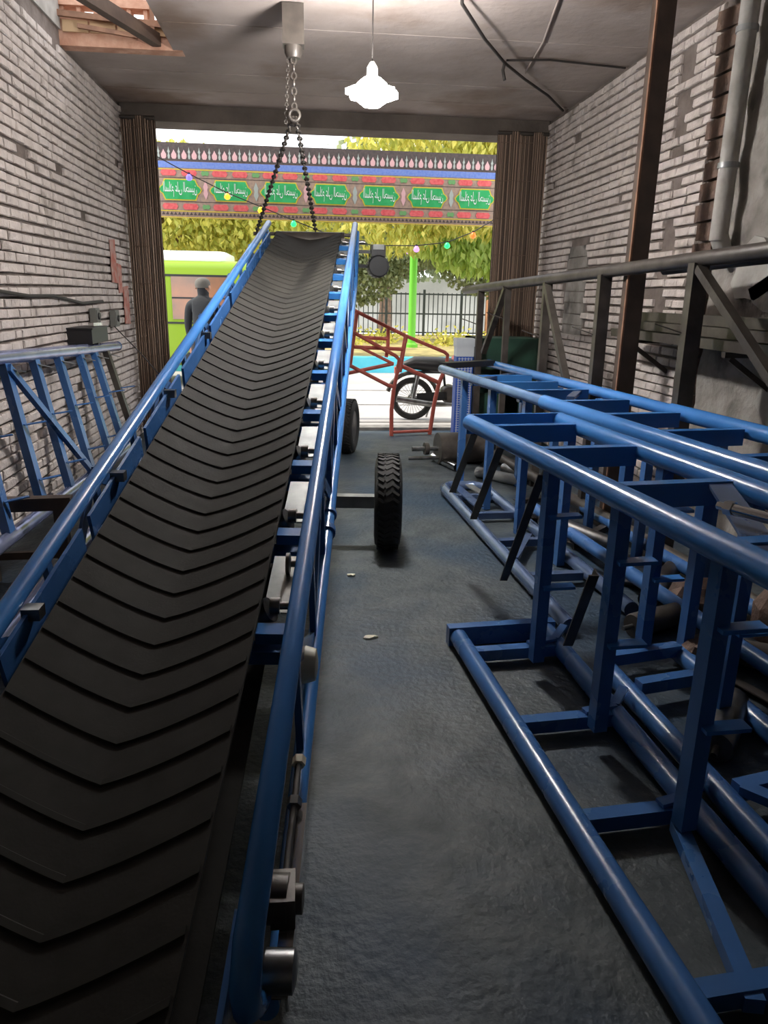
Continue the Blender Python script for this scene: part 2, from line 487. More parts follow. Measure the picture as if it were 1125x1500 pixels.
for u in (.018, -CW - .018):
    MB().tube([cp(.02, u, -CT + .14), cp(.2, u, -CT)] + [cp(s, u, -CT) for s in (1, 2, 3, 4, 5)] + [cp(5.9, u, -CT), cp(CLEN - .05, u, -.06)], .026, 16).build('bottom_rail', BLUE, conv)
    # lacing
    k = 0; s = .75
    while s < 6.0:
        a, b = (0, -CT) if k % 2 == 0 else (-CT, 0)
        MB().bar(cp(s, u - .005, a), cp(s + .48, u - .005, b), .012, .05, CN).build('lacing_bar', BLUE2, conv)
        MB().bar(cp(s, u - .005, 0), cp(s, u - .005, -CT), .02, .035, CDIR).build('lacing_post', BLUE2, conv)
        s += .48; k += 1
# belt: troughed sheet, with thickness
UB0, UB1 = -CW + .10, -.115
def trough(u):
    t = (u - (UB0 + UB1) / 2) / ((UB1 - UB0) / 2)
    return -.035 - .085 * (1 - min(1, abs(t)) ** 1.5)
nu, ns = 16, 70
vs = []; fs = []
for lay in (0, -.012):
    for i in range(ns + 1):
        s = -.30 + (CLEN + .16) * i / ns
        flat = max(0, min(1, (s - (CLEN - .9)) / .8)) * .35
        for k in range(nu + 1):
            u = UB0 + (UB1 - UB0) * k / nu
            vs.append(cp(s, u, trough(u) * (1 - flat) - .05 * flat + lay))
Nn = (ns + 1) * (nu + 1)
for i in range(ns):
    for k in range(nu):
        a = i * (nu + 1) + k
        fs.append((a, a + 1, a + nu + 2, a + nu + 1)); fs.append((Nn + a, Nn + a + nu + 1, Nn + a + nu + 2, Nn + a + 1))
    for k in (0, nu):
        a = i * (nu + 1) + k
        fs.append((a, a + nu + 1, Nn + a + nu + 1, Nn + a))
m = MB(); m.add(vs, fs, True)
belt = m.build('belt', RUBBER, conv)
# wrap at tail and return strand
m = MB()
prof = []
for i in range(13):
    a = pi / 2 + pi * i / 12
    prof.append((-.30 + .11 * cos(a), -.145 + .105 * sin(a)))
for t in (0, .012):
    pass
vs = []; fs = []
pp = prof + [(1.0, -.25), (CLEN - .2, -.25)]
for (s, n) in pp:
    for u in (UB0, UB1): vs.append(cp(s, u, n))
for i in range(len(pp) - 1): fs.append((2 * i, 2 * i + 1, 2 * i + 3, 2 * i + 2))
m.add(vs, fs, True)
o = m.build('return_belt', RUBBER, belt)
sm = o.modifiers.new('thick', 'SOLIDIFY'); sm.thickness = .012
MB().lathe(cp(-.30, UB0 - .03, -.145), CU, [(0, 0), (0, .098), (UB1 - UB0 + .06, .098), (UB1 - UB0 + .06, 0)], 28).build('tail_pulley', DARKSTEEL, conv)
MB().lathe(cp(CLEN - .13, UB0 - .02, -.13), CU, [(0, 0), (0, .085), (UB1 - UB0 + .04, .085), (UB1 - UB0 + .04, 0)], 28).build('head_pulley', DARKSTEEL, conv)
MB().tube([cp(CLEN - .13, -CW - .04, -.13), cp(CLEN - .13, .1, -.13)], .02).build('head_shaft', STEEL, conv)
MB().tube([cp(-.30, -CW - .0, -.145), cp(-.30, .02, -.145)], .018).build('tail_shaft', STEEL, conv)
for u in (-.045, -CW + .045):
    MB().bar(cp(-.36, u, -.145), cp(.14, u, -.145), .012, .09, CN).build('tail_plate', BLUE2, conv)
s = .05
while s < CLEN - .5:      # side plates between the left rail and the belt
    MB().bar(cp(s, -CW + .045, -.085), cp(s + .62, -CW + .045, -.085), .012, .13, CN).build('side_plate', BLUE2, conv)
    s += .70
MB().tube([cp(6.47, -CW - .13, -.075), cp(6.47, 0, -.075)], .016).build('lifting_bar', DARKSTEEL, conv)
# chevron cleats: one shared mesh, moved along the belt
m = MB()
nk = 16; vs = []; fs = []
for k in range(nk + 1):
    u = UB0 + .006 + (UB1 - UB0 - .012) * k / nk
    t = (u - (UB0 + UB1) / 2) / ((UB1 - UB0) / 2)
    s0 = .095 * abs(t)
    for ds, dn in ((-.012, -.003), (-.008, .0065), (.008, .0065), (.014, -.003)):
        vs.append(CDIR * (s0 + ds) + CU * u + CN * (trough(u) + dn))
for k in range(nk):
    for q in range(3):
        a = k * 4 + q
        fs.append((a, a + 4, a + 5, a + 1))
fs.append((0, 1, 2, 3)); fs.append((nk * 4 + 3, nk * 4 + 2, nk * 4 + 1, nk * 4))
m.add(vs, fs, False)
c0 = m.build('cleat', CLEAT, belt, loc=CB + CDIR * -.27)
s = -.27 + .119
while s < CLEN - .3:
    c = dup(c0, belt, CB + CDIR * s - CN * 0)
    f = max(0, min(1, (s - (CLEN - .9)) / .8)) * .35
    s += .119
# idler stations
for i in range(11):
    s = .98 + i * .52
    MB().bar(cp(s, -CW + .02, -.2), cp(s, -.02, -.2), .05, .05, CN).build('cross_beam', BLUE2, conv)
    MB().bar(cp(s, -.13, -.125), cp(s, -.03, -.125), .05, .04, CN).build('idler_bracket', BLUE, conv)
    MB().bar(cp(s, -CW + .13, -.125), cp(s, -CW + .03, -.125), .05, .04, CN).build('idler_bracket', BLUE, conv)
    for (ua, na, ub, nb_) in ((-.10, -.075, -.29, -.185), (-.31, -.19, -.50, -.19), (-CW + .10, -.075, -CW + .29, -.185)):
        MB().tube([cp(s + .1, ua, na - .04), cp(s + .1, ub, nb_ - .04)], .04, 14).build('idler_roller', STEEL, conv)
    if i < 10:
        MB().bar(cp(s + .10, -.082, -.13), cp(s + .40, -.082, -.13), .085, .006, CN).build('deck_plate', ZINC, conv)
    MB().lathe(cp(s + .1, -.10, -.1), CU, [(-.0, 0), (0, .026), (.03, .026), (.03, .012), (.06, .012), (.06, 0)], 14).build('roller_end', STEEL, conv)
# left side angle brackets near the rail
for s in (.95, 1.75, 2.55, 3.4):
    MB().box(cp(s, -CW + .055, -.03), (.05, .05, .035)).build('rail_bolt', STEEL, conv)
# take-up screw assembly by the right rail
MB().tube([cp(.54, .034, -.165), cp(.24, .034, -.165)], .008, 10).build('take_up_screw', STEEL, conv)
MB().lathe(cp(.54, .034, -.165), CDIR, [(0, 0), (0, .017), (.022, .017), (.022, 0)], 6, False).build('take_up_bolt_head', CREAM, conv)
MB().lathe(cp(.42, .034, -.165), CDIR, [(0, .008), (0, .018), (.022, .018), (.022, .008)], 6, False).build('take_up_nut', STEEL, conv)
m = MB(); m.bar(cp(.02, .058, -.215), cp(.45, .058, -.215), .006, .05, CN); m.bar(cp(.02, .045, -.192), cp(.45, .045, -.192), .03, .006, CN)
m.build('take_up_track', CHROME, conv)
m = MB(); m.box(cp(.2, .034, -.165), (.05, .09, .07)); m.lathe(cp(.2, -.005, -.165), CU, [(0, 0), (0, .05), (.05, .05), (.05, .03), (.08, .03), (.08, 0)], 20)
m.build('bearing_block', DARKSTEEL, conv)
MB().lathe(cp(.06, .015, -.17), CU, [(0, 0), (0, .04), (.055, .04), (.06, .025), (.06, 0)], 20).build('shaft_collar', STEEL, conv)
# cream return-roller end cap and small guide disc
MB().lathe(cp(.90, -.05, -.17), CU, [(0, 0), (0, .050), (.07, .054), (.10, .046), (.105, .022), (.105, 0)], 24).build('roller_end_cap', CREAM, conv)
MB().lathe(cp(1.3, -.075, -.1), CU, [(0, 0), (0, .036), (.012, .036), (.016, .012), (.05, .012), (.05, 0)], 24).build('guide_disc', STEEL, conv)
MB().lathe(cp(1.88, .018, -CT), CDIR, [(0, .026), (0, .036), (.035, .036), (.035, .026)], 18).build('pipe_clamp', BLUE2, conv)
MB().lathe(cp(2.02, .018, -CT), CDIR, [(0, .026), (0, .034), (.02, .034), (.02, .026)], 18).build('pipe_clamp', BLUE2, conv)
# undercarriage with axle and wheels
WX, WY = .495, 4.46
axd = V((cos(radians(-5.2)), sin(radians(-5.2)), 0)); wc = V((WX, WY, .30))
def axp(t, dz=0): return wc + axd * t + V((0, 0, dz))
MB().bar(axp(-1.22), axp(-.05), .075, .075).build('axle_beam', ZINC, conv)
for t in (-.40, -.95):
    MB().bar(axp(t), axp(t) + V((.03, .25, .72)), .06, .06, (1, 0, 0)).build('carriage_leg', BLUE2, conv)
    MB().bar(axp(t, .02), axp(t) + V((-.02, -.9, .36)), .05, .05, (1, 0, 0)).build('carriage_brace', BLUE2, conv)
def wheel(parent, c, ax, r=.3, w=.17):
    m = MB()
    m.lathe(c - ax * w / 2, ax, [(.02, r * .56), (0, r * .72), (.008, r * .9), (.03, r * .97), (.06, r), (w - .06, r), (w - .03, r * .97), (w - .008, r * .9), (w, r * .72), (w - .02, r * .56), (.02, r * .56)], 40)
    t = m.build('tyre', TYRE, parent)
    q = MB()
    up = V((0, 0, 1)); fw = ax.cross(up).normalized()
    for k in range(44):
        a = 2 * pi * k / 44
        d = fw * cos(a) + up * sin(a)
        for off, sk_ in ((-.045, .012), (0, -.012), (.045, .012)):
            tt = (fw * -sin(a) + up * cos(a))
            q.bar(c + ax * (off - .018) + d * (r - .004) + tt * sk_, c + ax * (off + .018) + d * (r - .004) - tt * sk_, .016, .016, d)
    q.build('tread_block', TYRE, t, kind='stuff')
    MB().lathe(c - ax * w * .42, ax, [(0, 0), (0, r * .25), (.02, r * .3), (.03, r * .58), (w * .8, r * .58), (w * .8, r * .3), (w * .84, .05), (w * .84, 0)], 28).build('wheel_rim', DARKSTEEL, parent)
wheel(conv, axp(0), axd)
wheel(conv, axp(-1.27), axd)
# drive motor at the head
m = MB()
mc = V((.655, 7.2, 1.80))
m.lathe(mc + V((0, -.16, 0)), (0, 1, 0), [(0, 0), (0, .085), (.02, .098), (.24, .098), (.26, .085), (.3, .085), (.3, 0)], 24)
m.build('drive_motor', BLACK, conv)
m = MB()
for k in range(18):
    a = 2 * pi * k / 18; m.bar(mc + V((.1 * cos(a), -.12, .1 * sin(a))), mc + V((.1 * cos(a), .06, .1 * sin(a))), .006, .012, (cos(a), 0, sin(a)))
m.build('motor_fin', BLACK, conv, kind='stuff')
MB().bbox(.59, .72, 7.08, 7.24, 1.885, 1.985).build('gearbox', BLACK, conv)
MB().bbox(.605, .705, 7.07, 7.10, 1.945, 1.99).build('terminal_box', ZINC, conv)
MB().bar((.44, 7.22, 1.93), (.62, 7.2, 1.93), .03, .03).build('motor_mount', BLACK, conv)
MB().bar((.44, 7.1, 1.80), (.60, 7.12, 1.80), .03, .03).build('motor_mount', BLACK, conv)

# a further tyre standing behind the conveyor
t2 = thing('spare_wheel', 'black tyre standing on floor behind the conveyor near the doorway', 'wheel', loc=(.40, 7.42, 0))
wheel(t2, V((0, 0, .27)), V((cos(.25), sin(-.25), 0)), .27, .17)

# ================================================================= BLUE FRAMES ON THE RIGHT
def ladder(parent, A, B, width_dir, w, r, rungs, mt, rung_mt, rung=(.04, .05), name='side_pipe', rname='rung', dz=0):
    """two parallel pipes A->B and offset by width_dir*w, with rungs at fractions"""
    A, B, wd = V(A), V(B), V(width_dir).normalized()
    MB().tube([A, lerp(A, B, .5), B], r, 18).build(name, mt, parent)
    MB().tube([A + wd * w, lerp(A, B, .5) + wd * w, B + wd * w], r, 18).build(name, mt, parent)
    for t in rungs:
        p = lerp(A, B, t) + V((0, 0, dz))
        MB().bar(p + wd * r * .6, p + wd * (w - r * .6), rung[0], rung[1]).build(rname, rung_mt, parent)

# floor ladder (bottom, nearest)
fA = thing('floor_ladder_frame', 'blue ladder-shaped pipe frame lying flat on floor under the taller frame', 'frame', 'blue conveyor frames')
A0, A1 = V((.675, 3.04, .05)), V((.90, .35, .05))
dA = (A1 - A0).normalized(); wA = V((-dA.y, dA.x, 0)); wA = wA if wA.x > 0 else -wA
MB().tube([A0, lerp(A0, A1, .5), A1], .04, 18).build('side_pipe', BLUE2, fA)
MB().tube([A0 + wA * .43, lerp(A0, A1, .5) + wA * .39, A1 + wA * .36], .04, 18).build('side_pipe', BLUE2, fA)
MB().bar(A0 - wA * .045 + V((0, .02, .0)), A0 + wA * .47 + V((0, .02, 0)), .05, .09).build('end_plate', BLUE2, fA)
for yy in (2.86, 2.30, 1.78, 1.20):
    p = lerp(A0, A1, (3.04 - yy) / 2.69)
    MB().bar(p + wA * .03, p + wA * .39, .05, .05).build('rung', BLUE2, fA)
    MB().bar(p + wA * .27 + V((0, 0, .035)), p + wA * .40 + V((0, .02, .04)), .035, .012).build('tab', BLUE2, fA)
    MB().bar(p + wA * .40 + V((0, .02, .04)), p + wA * .47 + V((0, .10, .06)), .035, .012).build('tab', BLUE2, fA)
p, q = lerp(A0, A1, .49), lerp(A0, A1, .70)
MB().bar(p + wA * .30, q + wA * .14, .045, .04).build('diagonal', BLUE2, fA)

# taller box frame standing on it (upper ladder with posts)
fB = thing('box_frame', 'blue box-shaped pipe frame on posts, nearest of the tall frames', 'frame', 'blue conveyor frames')
T0, T1 = V((.83, 3.70, .93)), V((1.20, .75, .93))
dT = (T1 - T0).normalized(); wT = V((-dT.y, dT.x, 0)); wT = wT if wT.x > 0 else -wT
TW = .50
for off in (0, TW):
    MB().tube([T0 + wT * off, lerp(T0, T1, .5) + wT * off, T1 + wT * off], .042, 20).build('top_pipe', BLUE, fB)
MB().bar(T0 - wT * .02 + V((0, .01, -.01)), T0 + wT * (TW + .02) + V((0, .01, -.01)), .02, .10).build('end_plate', BLUE, fB)
for yy in (3.48, 2.93, 2.32, 1.72, 1.1):
    p = lerp(T0, T1, (3.70 - yy) / 2.95)
    MB().bar(p + wT * .03 + V((0, 0, -.02)), p + wT * (TW - .03) + V((0, 0, -.02)), .05, .085).build('rung', BLUE, fB)
p = lerp(T0, T1, .46); q = lerp(T0, T1, .70)
MB().bar(p + wT * (TW - .06) + V((0, 0, .01)), q + wT * .06 + V((0, 0, .01)), .08, .012).build('diagonal', STEELBLUE, fB)
for yy in (3.25, 2.74, 2.22, 1.71, 1.15):
    p = lerp(T0, T1, (3.70 - yy) / 2.95)
    if yy == 3.25:
        continue
    for off, zb in ((.0, .078), (TW, .06)):
        pb = p + wT * off
        MB().bar((pb.x, pb.y, zb), (pb.x, pb.y, .90), .05, .05, dT).build('post', BLUE2, fB)
        for zz in (.42, .72):
            MB().bar((pb.x - .01, pb.y - .03, zz), (pb.x + .12, pb.y - .03, zz + .005), .05, .012).build('tab', BLUE, fB)
B0, B1 = V((1.245, 2.74, .052)), V((1.36, .6, .052))
MB().tube([B0, B1], .04, 18).build('bottom_pipe', BLUE2, fB)
MB().tube([B0 + V((.38, .08, 0)), B1 + V((.38, .08, 0))], .04, 18).build('bottom_pipe', BLUE2, fB)
for t in (.01, .12, .42, .7):
    p = lerp(B0, B1, t); MB().bar(p + V((.03, .006, .03)), p + V((.36, .076, .03)), .05, .05).build('bottom_rung', BLUE2, fB)
p = lerp(B0, B1, .42); MB().bar(p + V((.04, 0, .045)), p + V((.36, -.35, .045)), .05, .03).build('diagonal', BLUE2, fB)
# raw angle struts leaning under its left pipe
for i, ((y0, z0), (y1, z1)) in enumerate((((3.60, .90), (3.98, .50)), ((3.25, .90), (3.62, .45)), ((2.80, .88), (3.18, .28)), ((2.26, .66), (2.38, .34)))):
    x = .83 + (3.70 - y0) * .125 - (.04 if i == 3 else 0)
    MB().angle((x, y0, z0), (x - .02, y1, z1), .04, .006, (1, 0, 0)).build('angle_strut', DARKSTEEL, fB)

# long frame behind, side by side
fC = thing('long_frame', 'long blue pipe frame reaching back toward the cooler, beyond the box frame', 'frame', 'blue conveyor frames')
L0, L1 = V((1.16, 6.40, .945)), V((1.83, 1.3, .945))
dL = (L1 - L0).normalized(); wLn = V((-dL.y, dL.x, 0)); wLn = wLn if wLn.x > 0 else -wLn
LW = .56
LG = mat('pale_blue_paint', srgb(96, 128, 168), .25, .25, var=srgb(70, 104, 150), vscale=4)
mid = lerp(L0, L1, .42)
MB().tube([L0, mid], .036, 18).build('side_pipe', LG, fC)
MB().tube([lerp(L0, L1, .40), L1], .043, 18).build('side_pipe', BLUE, fC)
R0, R1 = L0 + wLn * LW + V((0, .55, 0)), L1 + wLn * LW
mid2 = lerp(R0, R1, .55)
MB().tube([R0, mid2], .036, 18).build('side_pipe', BLUE, fC)
MB().tube([lerp(R0, R1, .53), R1], .043, 18).build('side_pipe', BLUE, fC)
MB().bar(L0 + wLn * .02 + V((0, .1, .02)), L0 + wLn * (LW - .02) + V((0, .35, .02)), .10, .05).build('end_plate', BLACK, fC)
for t in (.13, .22, .31, .41, .51, .61, .72, .84):
    p = lerp(L0, L1, t)
    MB().bar(p + wLn * .03 + V((0, 0, -.025)), p + wLn * (LW - .03) + V((0, 0, -.025)), .05, .08).build('rung', BLUE, fC)
p, q = lerp(L0, L1, .16), lerp(L0, L1, .09)
MB().bar(p + wLn * .05, q + wLn * (LW - .1), .05, .02).build('diagonal', STEELBLUE, fC)
p, q = lerp(L0, L1, .30), lerp(L0, L1, .37)
MB().bar(p + wLn * (LW - .06), q + wLn * (.25), .05, .02).build('diagonal', STEELBLUE, fC)
for t in (.10, .22, .34, .46, .58, .70, .82):
    p = lerp(L0, L1, t)
    for off in (.03, LW - .01):
        pb = p + wLn * off
        MB().bar((pb.x, pb.y, .005), (pb.x, pb.y, .915), .05, .05, dL).build('post', BLUE2, fC)
MB().tube([(1.62, 5.0, .09), (2.02, 1.6, .09)], .04).build('bottom_pipe', BLUE2, fC)
MB().tube([(2.0, 5.0, .09), (2.36, 1.6, .09)], .04).build('bottom_pipe', BLUE2, fC)

# U-ended frame on the floor further back
fD = thing('u_end_frame', 'bluish pipe frame with rounded U end lying on floor behind the box frame', 'frame', 'blue conveyor frames')
pts = [(1.235, 3.12, .045), (1.10, 5.66, .045), (1.105, 5.76, .045), (1.16, 5.83, .045), (1.36, 5.83, .045), (1.43, 5.76, .045), (1.445, 5.66, .045), (1.62, 3.3, .045)]
MB().tube(pts, .04, 16).build('bent_pipe', STEELBLUE, fD)
for yy in (5.45, 4.95, 4.35, 3.75):
    x0 = 1.235 - (yy - 3.12) * .0535
    MB().bar((x0 + .03, yy, .05), (x0 + .33, yy + .02, .05), .05, .045).build('rung', STEELBLUE, fD)
MB().bar((1.19, 5.70, .075), (1.24, 5.1, .075), .07, .01).build('flat_plate', STEELBLUE, fD)
MB().bar((1.30, 5.74, .075), (1.36, 5.42, .075), .06, .01).build('flat_plate', ZINC, fD)
MB().bar((1.20, 4.0, .07), (1.42, 4.45, .07), .05, .02).build('diagonal', STEELBLUE, fD)

# bright rod resting on the box frame
rod = thing('steel_rod', 'shiny steel rod with bolt end lying across the box frame rungs', 'rod', loc=(1.2, 1.9, .93))
MB().tube([(-.0, .0, .055), (.22, -.42, .055)], .016, 14).build('rod_shaft', CHROME, rod)
MB().lathe((0, 0, .055), (-.46, .88, 0), [(0, 0), (0, .022), (.025, .022), (.025, .012), (.05, .012), (.05, 0)], 6, False).build('bolt_end', CHROME, rod)

# scrap on the floor under and behind the frames
dr = thing('steel_drum_roller', 'dark steel conveyor drum with protruding shafts on floor by the door', 'drum', loc=(1.42, 6.86, 0))
MB().lathe((-.19, 0, .15), (1, .12, 0), [(0, 0), (0, .15), (.44, .15), (.44, 0)], 28).build('drum_shell', DARKSTEEL, dr)
MB().tube([(-.44, -.03, .15), (-.18, 0, .15)], .022).build('shaft', STEEL, dr)
MB().tube([(-.48, -.08, .07), (-.16, -.05, .07)], .018).build('shaft', STEEL, dr)
MB().lathe((-.32, -.015, .15), (1, .12, 0), [(0, .02), (0, .06), (.04, .06), (.04, .02)], 16).build('bearing', DARKSTEEL, dr)
def scrap_pipe(p0, p1, r, mt, label):
    c = lerp(p0, p1, .5); b = V((c.x, c.y, 0))
    t = thing('scrap_pipe', label, 'pipe', 'loose pipes on the floor', loc=b)
    a, e = V(p0) - b, V(p1) - b
    MB().tube([a, e], r, 16, caps=False).build('pipe_wall', mt, t)
    d = (e - a).normalized()
    MB().lathe(a, d, [(0, r), (0, r * .8), (.05, r * .8), (.05, 0)], 16).build('pipe_bore', BLACK, t)
    MB().lathe(e, -d, [(0, r), (0, r * .8), (.05, r * .8), (.05, 0)], 16).build('pipe_bore', BLACK, t)
scrap_pipe((1.22, 7.0, .04), (1.36, 6.52, .04), .038, CHROME, 'short shiny pipe on floor just left of the steel drum')
scrap_pipe((1.50, 6.30, .05), (1.80, 5.95, .05), .048, ZINC, 'pale grey pipe on floor between drum and U-ended frame')
scrap_pipe((1.78, 6.45, .05), (2.05, 5.9, .05), .045, STEEL, 'grey steel pipe lying behind the pale pipe under the long frame')
scrap_pipe((1.55, 4.6, .14), (1.95, 4.2, .05), .05, STEEL, 'steel pipe propped on the U-ended frame pipe')
scrap_pipe((1.75, 3.4, .05), (2.15, 3.9, .05), .05, DARKSTEEL, 'dark pipe on floor deep under the long frame')
for i, (x, y, rz_, mt, lb) in enumerate(((1.70, 3.15, .4, DARKSTEEL, 'dark roller lying under the box frame beside its far posts'),
                                       (1.95, 2.75, -.5, DARKSTEEL, 'dark roller lying under the long frame near the wall side'),
                                       (1.52, 2.25, .9, STEEL, 'grey roller lying between the box frame bottom pipes'),
                                       (2.1, 2.2, .2, DARKSTEEL, 'dark roller lying nearest the camera under the long frame'))):
    t = thing('idler_roller', lb, 'roller', 'loose rollers under the frames', loc=(x, y, 0), rz=rz_)
    MB().lathe((-.19, 0, .06), (1, 0, 0), [(0, 0), (0, .055), (.01, .06), (.37, .06), (.38, .055), (.38, 0)], 20).build('roller_shell', mt, t)
    MB().tube([(-.25, 0, .06), (.25, 0, .06)], .012, 10).build('roller_axle', STEEL, t)
for i, (x, y, z, L, a, el) in enumerate(((1.66, 5.2, .03, .5, 1.2, .0), (1.78, 4.75, .03, .6, 2.2, .0), (1.86, 4.5, .06, .5, .7, .06), (1.72, 3.75, .03, .45, 2.6, 0), (1.92, 3.05, .03, .5, .5, 0), (1.80, 2.5, .03, .4, 1.9, 0), (1.95, 2.0, .03, .5, 1.2, 0), (1.84, 5.5, .03, .5, .3, 0))):
    d = V((cos(a), sin(a), el)) * L / 2
    o = MB().angle(-d, d, .05, .006).build('angle_offcut', DARKSTEEL if i % 3 else STEEL, loc=(x, y, z))
    tag(o, ['grey angle offcut on floor just behind the rounded end of the U-ended frame', 'dark angle offcut on floor beside the propped steel pipe', 'dark angle offcut tilted across the floor near the propped steel pipe',
            'grey angle offcut on floor next to the deep dark pipe', 'dark angle offcut on floor beside the rough brown block', 'dark angle offcut on floor beside the small rough block',
            'grey angle offcut on floor beside the nearest dark roller', 'dark angle offcut farthest back under the long frame'][i], 'offcut', 'angle offcuts under the frames')
# stack of offcuts / rough blocks
for i, (x, y, z, sx, sy, sz, lb) in enumerate(((2.0, 3.35, .0, .34, .26, .16, 'rough brown block on floor under the long frame beside dark pipe'),
                                       (2.25, 3.0, .0, .26, .3, .24, 'rough brown block against wall under the long frame'),
                                       (1.72, 2.75, .0, .2, .22, .12, 'small rough block under box frame bottom pipes'))):
    t = thing('rubble_block', lb, 'block', 'rubble under the frames', loc=(x, y, z), rz=.4 * i)
    m = MB(); n = 7
    ring = lambda zz, k: [(sx / 2 * k * cos(2 * pi * a / n) * random.uniform(.85, 1.1), sy / 2 * k * sin(2 * pi * a / n) * random.uniform(.85, 1.1), zz) for a in range(n)]
    r0, r1, r2 = ring(0, 1), ring(sz * .6, 1.05), ring(sz, .75)
    vs = r0 + r1 + r2
    fs = [tuple(range(n - 1, -1, -1)), tuple(range(2 * n, 3 * n))]
    for lv in (0, 1):
        for a in range(n): fs.append((lv * n + a, lv * n + (a + 1) % n, (lv + 1) * n + (a + 1) % n, (lv + 1) * n + a))
    m.add(vs, fs); m.build('block', RAWBRICK, t)

# ================================================================= DARK TRUSS + POST + SHELF (right wall)
tr = thing('dark_truss_frame', 'unpainted dark steel truss frame standing along the right wall', 'frame')
D0, D1 = V((1.668, 8.0, 1.615)), V((2.42, 1.7, 1.862))
MB().tube([D0, D1], .042, 16).build('top_rail', DARKSTEEL, tr)
D2 = V((.16, .12, -.02))
MB().tube([lerp(D0, D1, .55) + D2 * .9, D1 + D2 * .9], .032, 14).build('rear_rail', DARKSTEEL, tr)
MB().bar(D0 + V((-.01, -.1, .03)), D0 + V((.16, -.9, .055)), .05, .02).build('top_flat', DARKSTEEL, tr)
tt = lambda y: (8.0 - y) / 6.3
for y, w in ((7.52, .07), (6.81, .06), (5.98, .075), (5.08, .09), (4.06, .10), (2.9, .1)):
    p = lerp(D0, D1, tt(y))
    MB().bar((p.x + .01, p.y, .0), (p.x, p.y, p.z - .02), w * .9, w * .7, (0, 1, 0)).build('post', DARKSTEEL, tr)
for (ya, za, yb, zb) in ((6.81, -.03, 7.30, -.62), (5.95, -.05, 5.45, -.80), (4.02, -.05, 3.2, -.72)):
    p, q = lerp(D0, D1, tt(ya)), lerp(D0, D1, tt(yb))
    MB().bar(p + V((-.02, 0, za)), q + V((-.02, 0, zb)), .045, .05, (1, 0, 0)).build('diagonal', DARKSTEEL, tr)
for y, dz in ((7.52, -.35), (6.81, -.3), (5.98, -.45), (5.08, -.42), (4.06, -.40)):
    p = lerp(D0, D1, tt(y)) + V((0, 0, dz))
    MB().bar(p + V((-.02, .02, 0)), p + V((-.16, .10, .05)), .03, .006).build('tab', DARKSTEEL, tr)
MB().tube([(1.70, 7.45, .10), (2.40, 1.8, .10)], .042).build('bottom_rail', DARKSTEEL, tr)

po = thing('steel_post', 'tall brown steel post rising to the ceiling at the right wall', 'post', loc=(2.135, 4.87, 0))
MB().bbox(-.055, .055, -.05, .05, .012, ZC).build('column', BROWNSTEEL, po)
MB().bbox(-.066, -.052, -.05, -.03, .012, ZC).build('edge_flange', WOOD, po)
MB().bbox(-.1, .1, -.09, .09, 0, .012).build('base_plate', BROWNSTEEL, po)
# shelf brackets and stacked channels
for i, y in enumerate((5.2, 3.9, 2.7)):
    b = thing('wall_bracket', ['steel bracket on right wall under far ends of channel bars', 'steel bracket on right wall under middle of channel bars', 'steel bracket on right wall under near ends of channel bars'][i], 'bracket', 'brackets under the bars', loc=(XR, y, 1.27))
    MB().bar((0, 0, .0), (-.34, 0, .0), .04, .03).build('arm', DARKSTEEL, b)
    MB().bar((0, 0, -.22), (-.30, 0, -.02), .03, .02, (0, 1, 0)).build('strut', DARKSTEEL, b)
chl = ['lowest front dark channel bar on the wall brackets', 'lowest rear dark channel bar on the wall brackets', 'middle dark channel bar of the stack on the wall brackets', 'topmost dark channel bar of the stack on the wall brackets']
for i, (x, z, y1) in enumerate(((2.33, 1.286, 5.52), (2.44, 1.286, 5.45), (2.39, 1.348, 5.48), (2.41, 1.410, 5.3))):
    t = thing('channel_bar', chl[i], 'steel bar', 'stacked channel bars', loc=(x, 2.0, z))
    L = y1 - 2.0
    MB().bbox(-.048, .048, 0, L, 0, .012).build('web', DARKSTEEL, t)
    MB().bbox(-.05, -.040, 0, L, .012, .058).build('flange', DARKSTEEL, t)
    MB().bbox(.040, .05, 0, L, .012, .058).build('flange', DARKSTEEL, t)
dp = thing('drain_pipe', 'pale vertical pipe running up the right wall beside brick edge', 'pipe', loc=(2.47, 4.50, 0))
MB().tube([(0, 0, 1.9), (.0, 0, ZC)], .052, 18).build('pipe', PLASTER2, dp)
MB().tube([(.0, 0, 1.93), (.06, 0, 1.80), (.075, 0, 1.78)], .052, 18).build('elbow', PLASTER2, dp)
for z in (2.3, 3.0): MB().lathe((0, 0, z), (0, 0, 1), [(0, .052), (0, .06), (.03, .06), (.03, .052)], 18).build('pipe_strap', ZINC, dp)

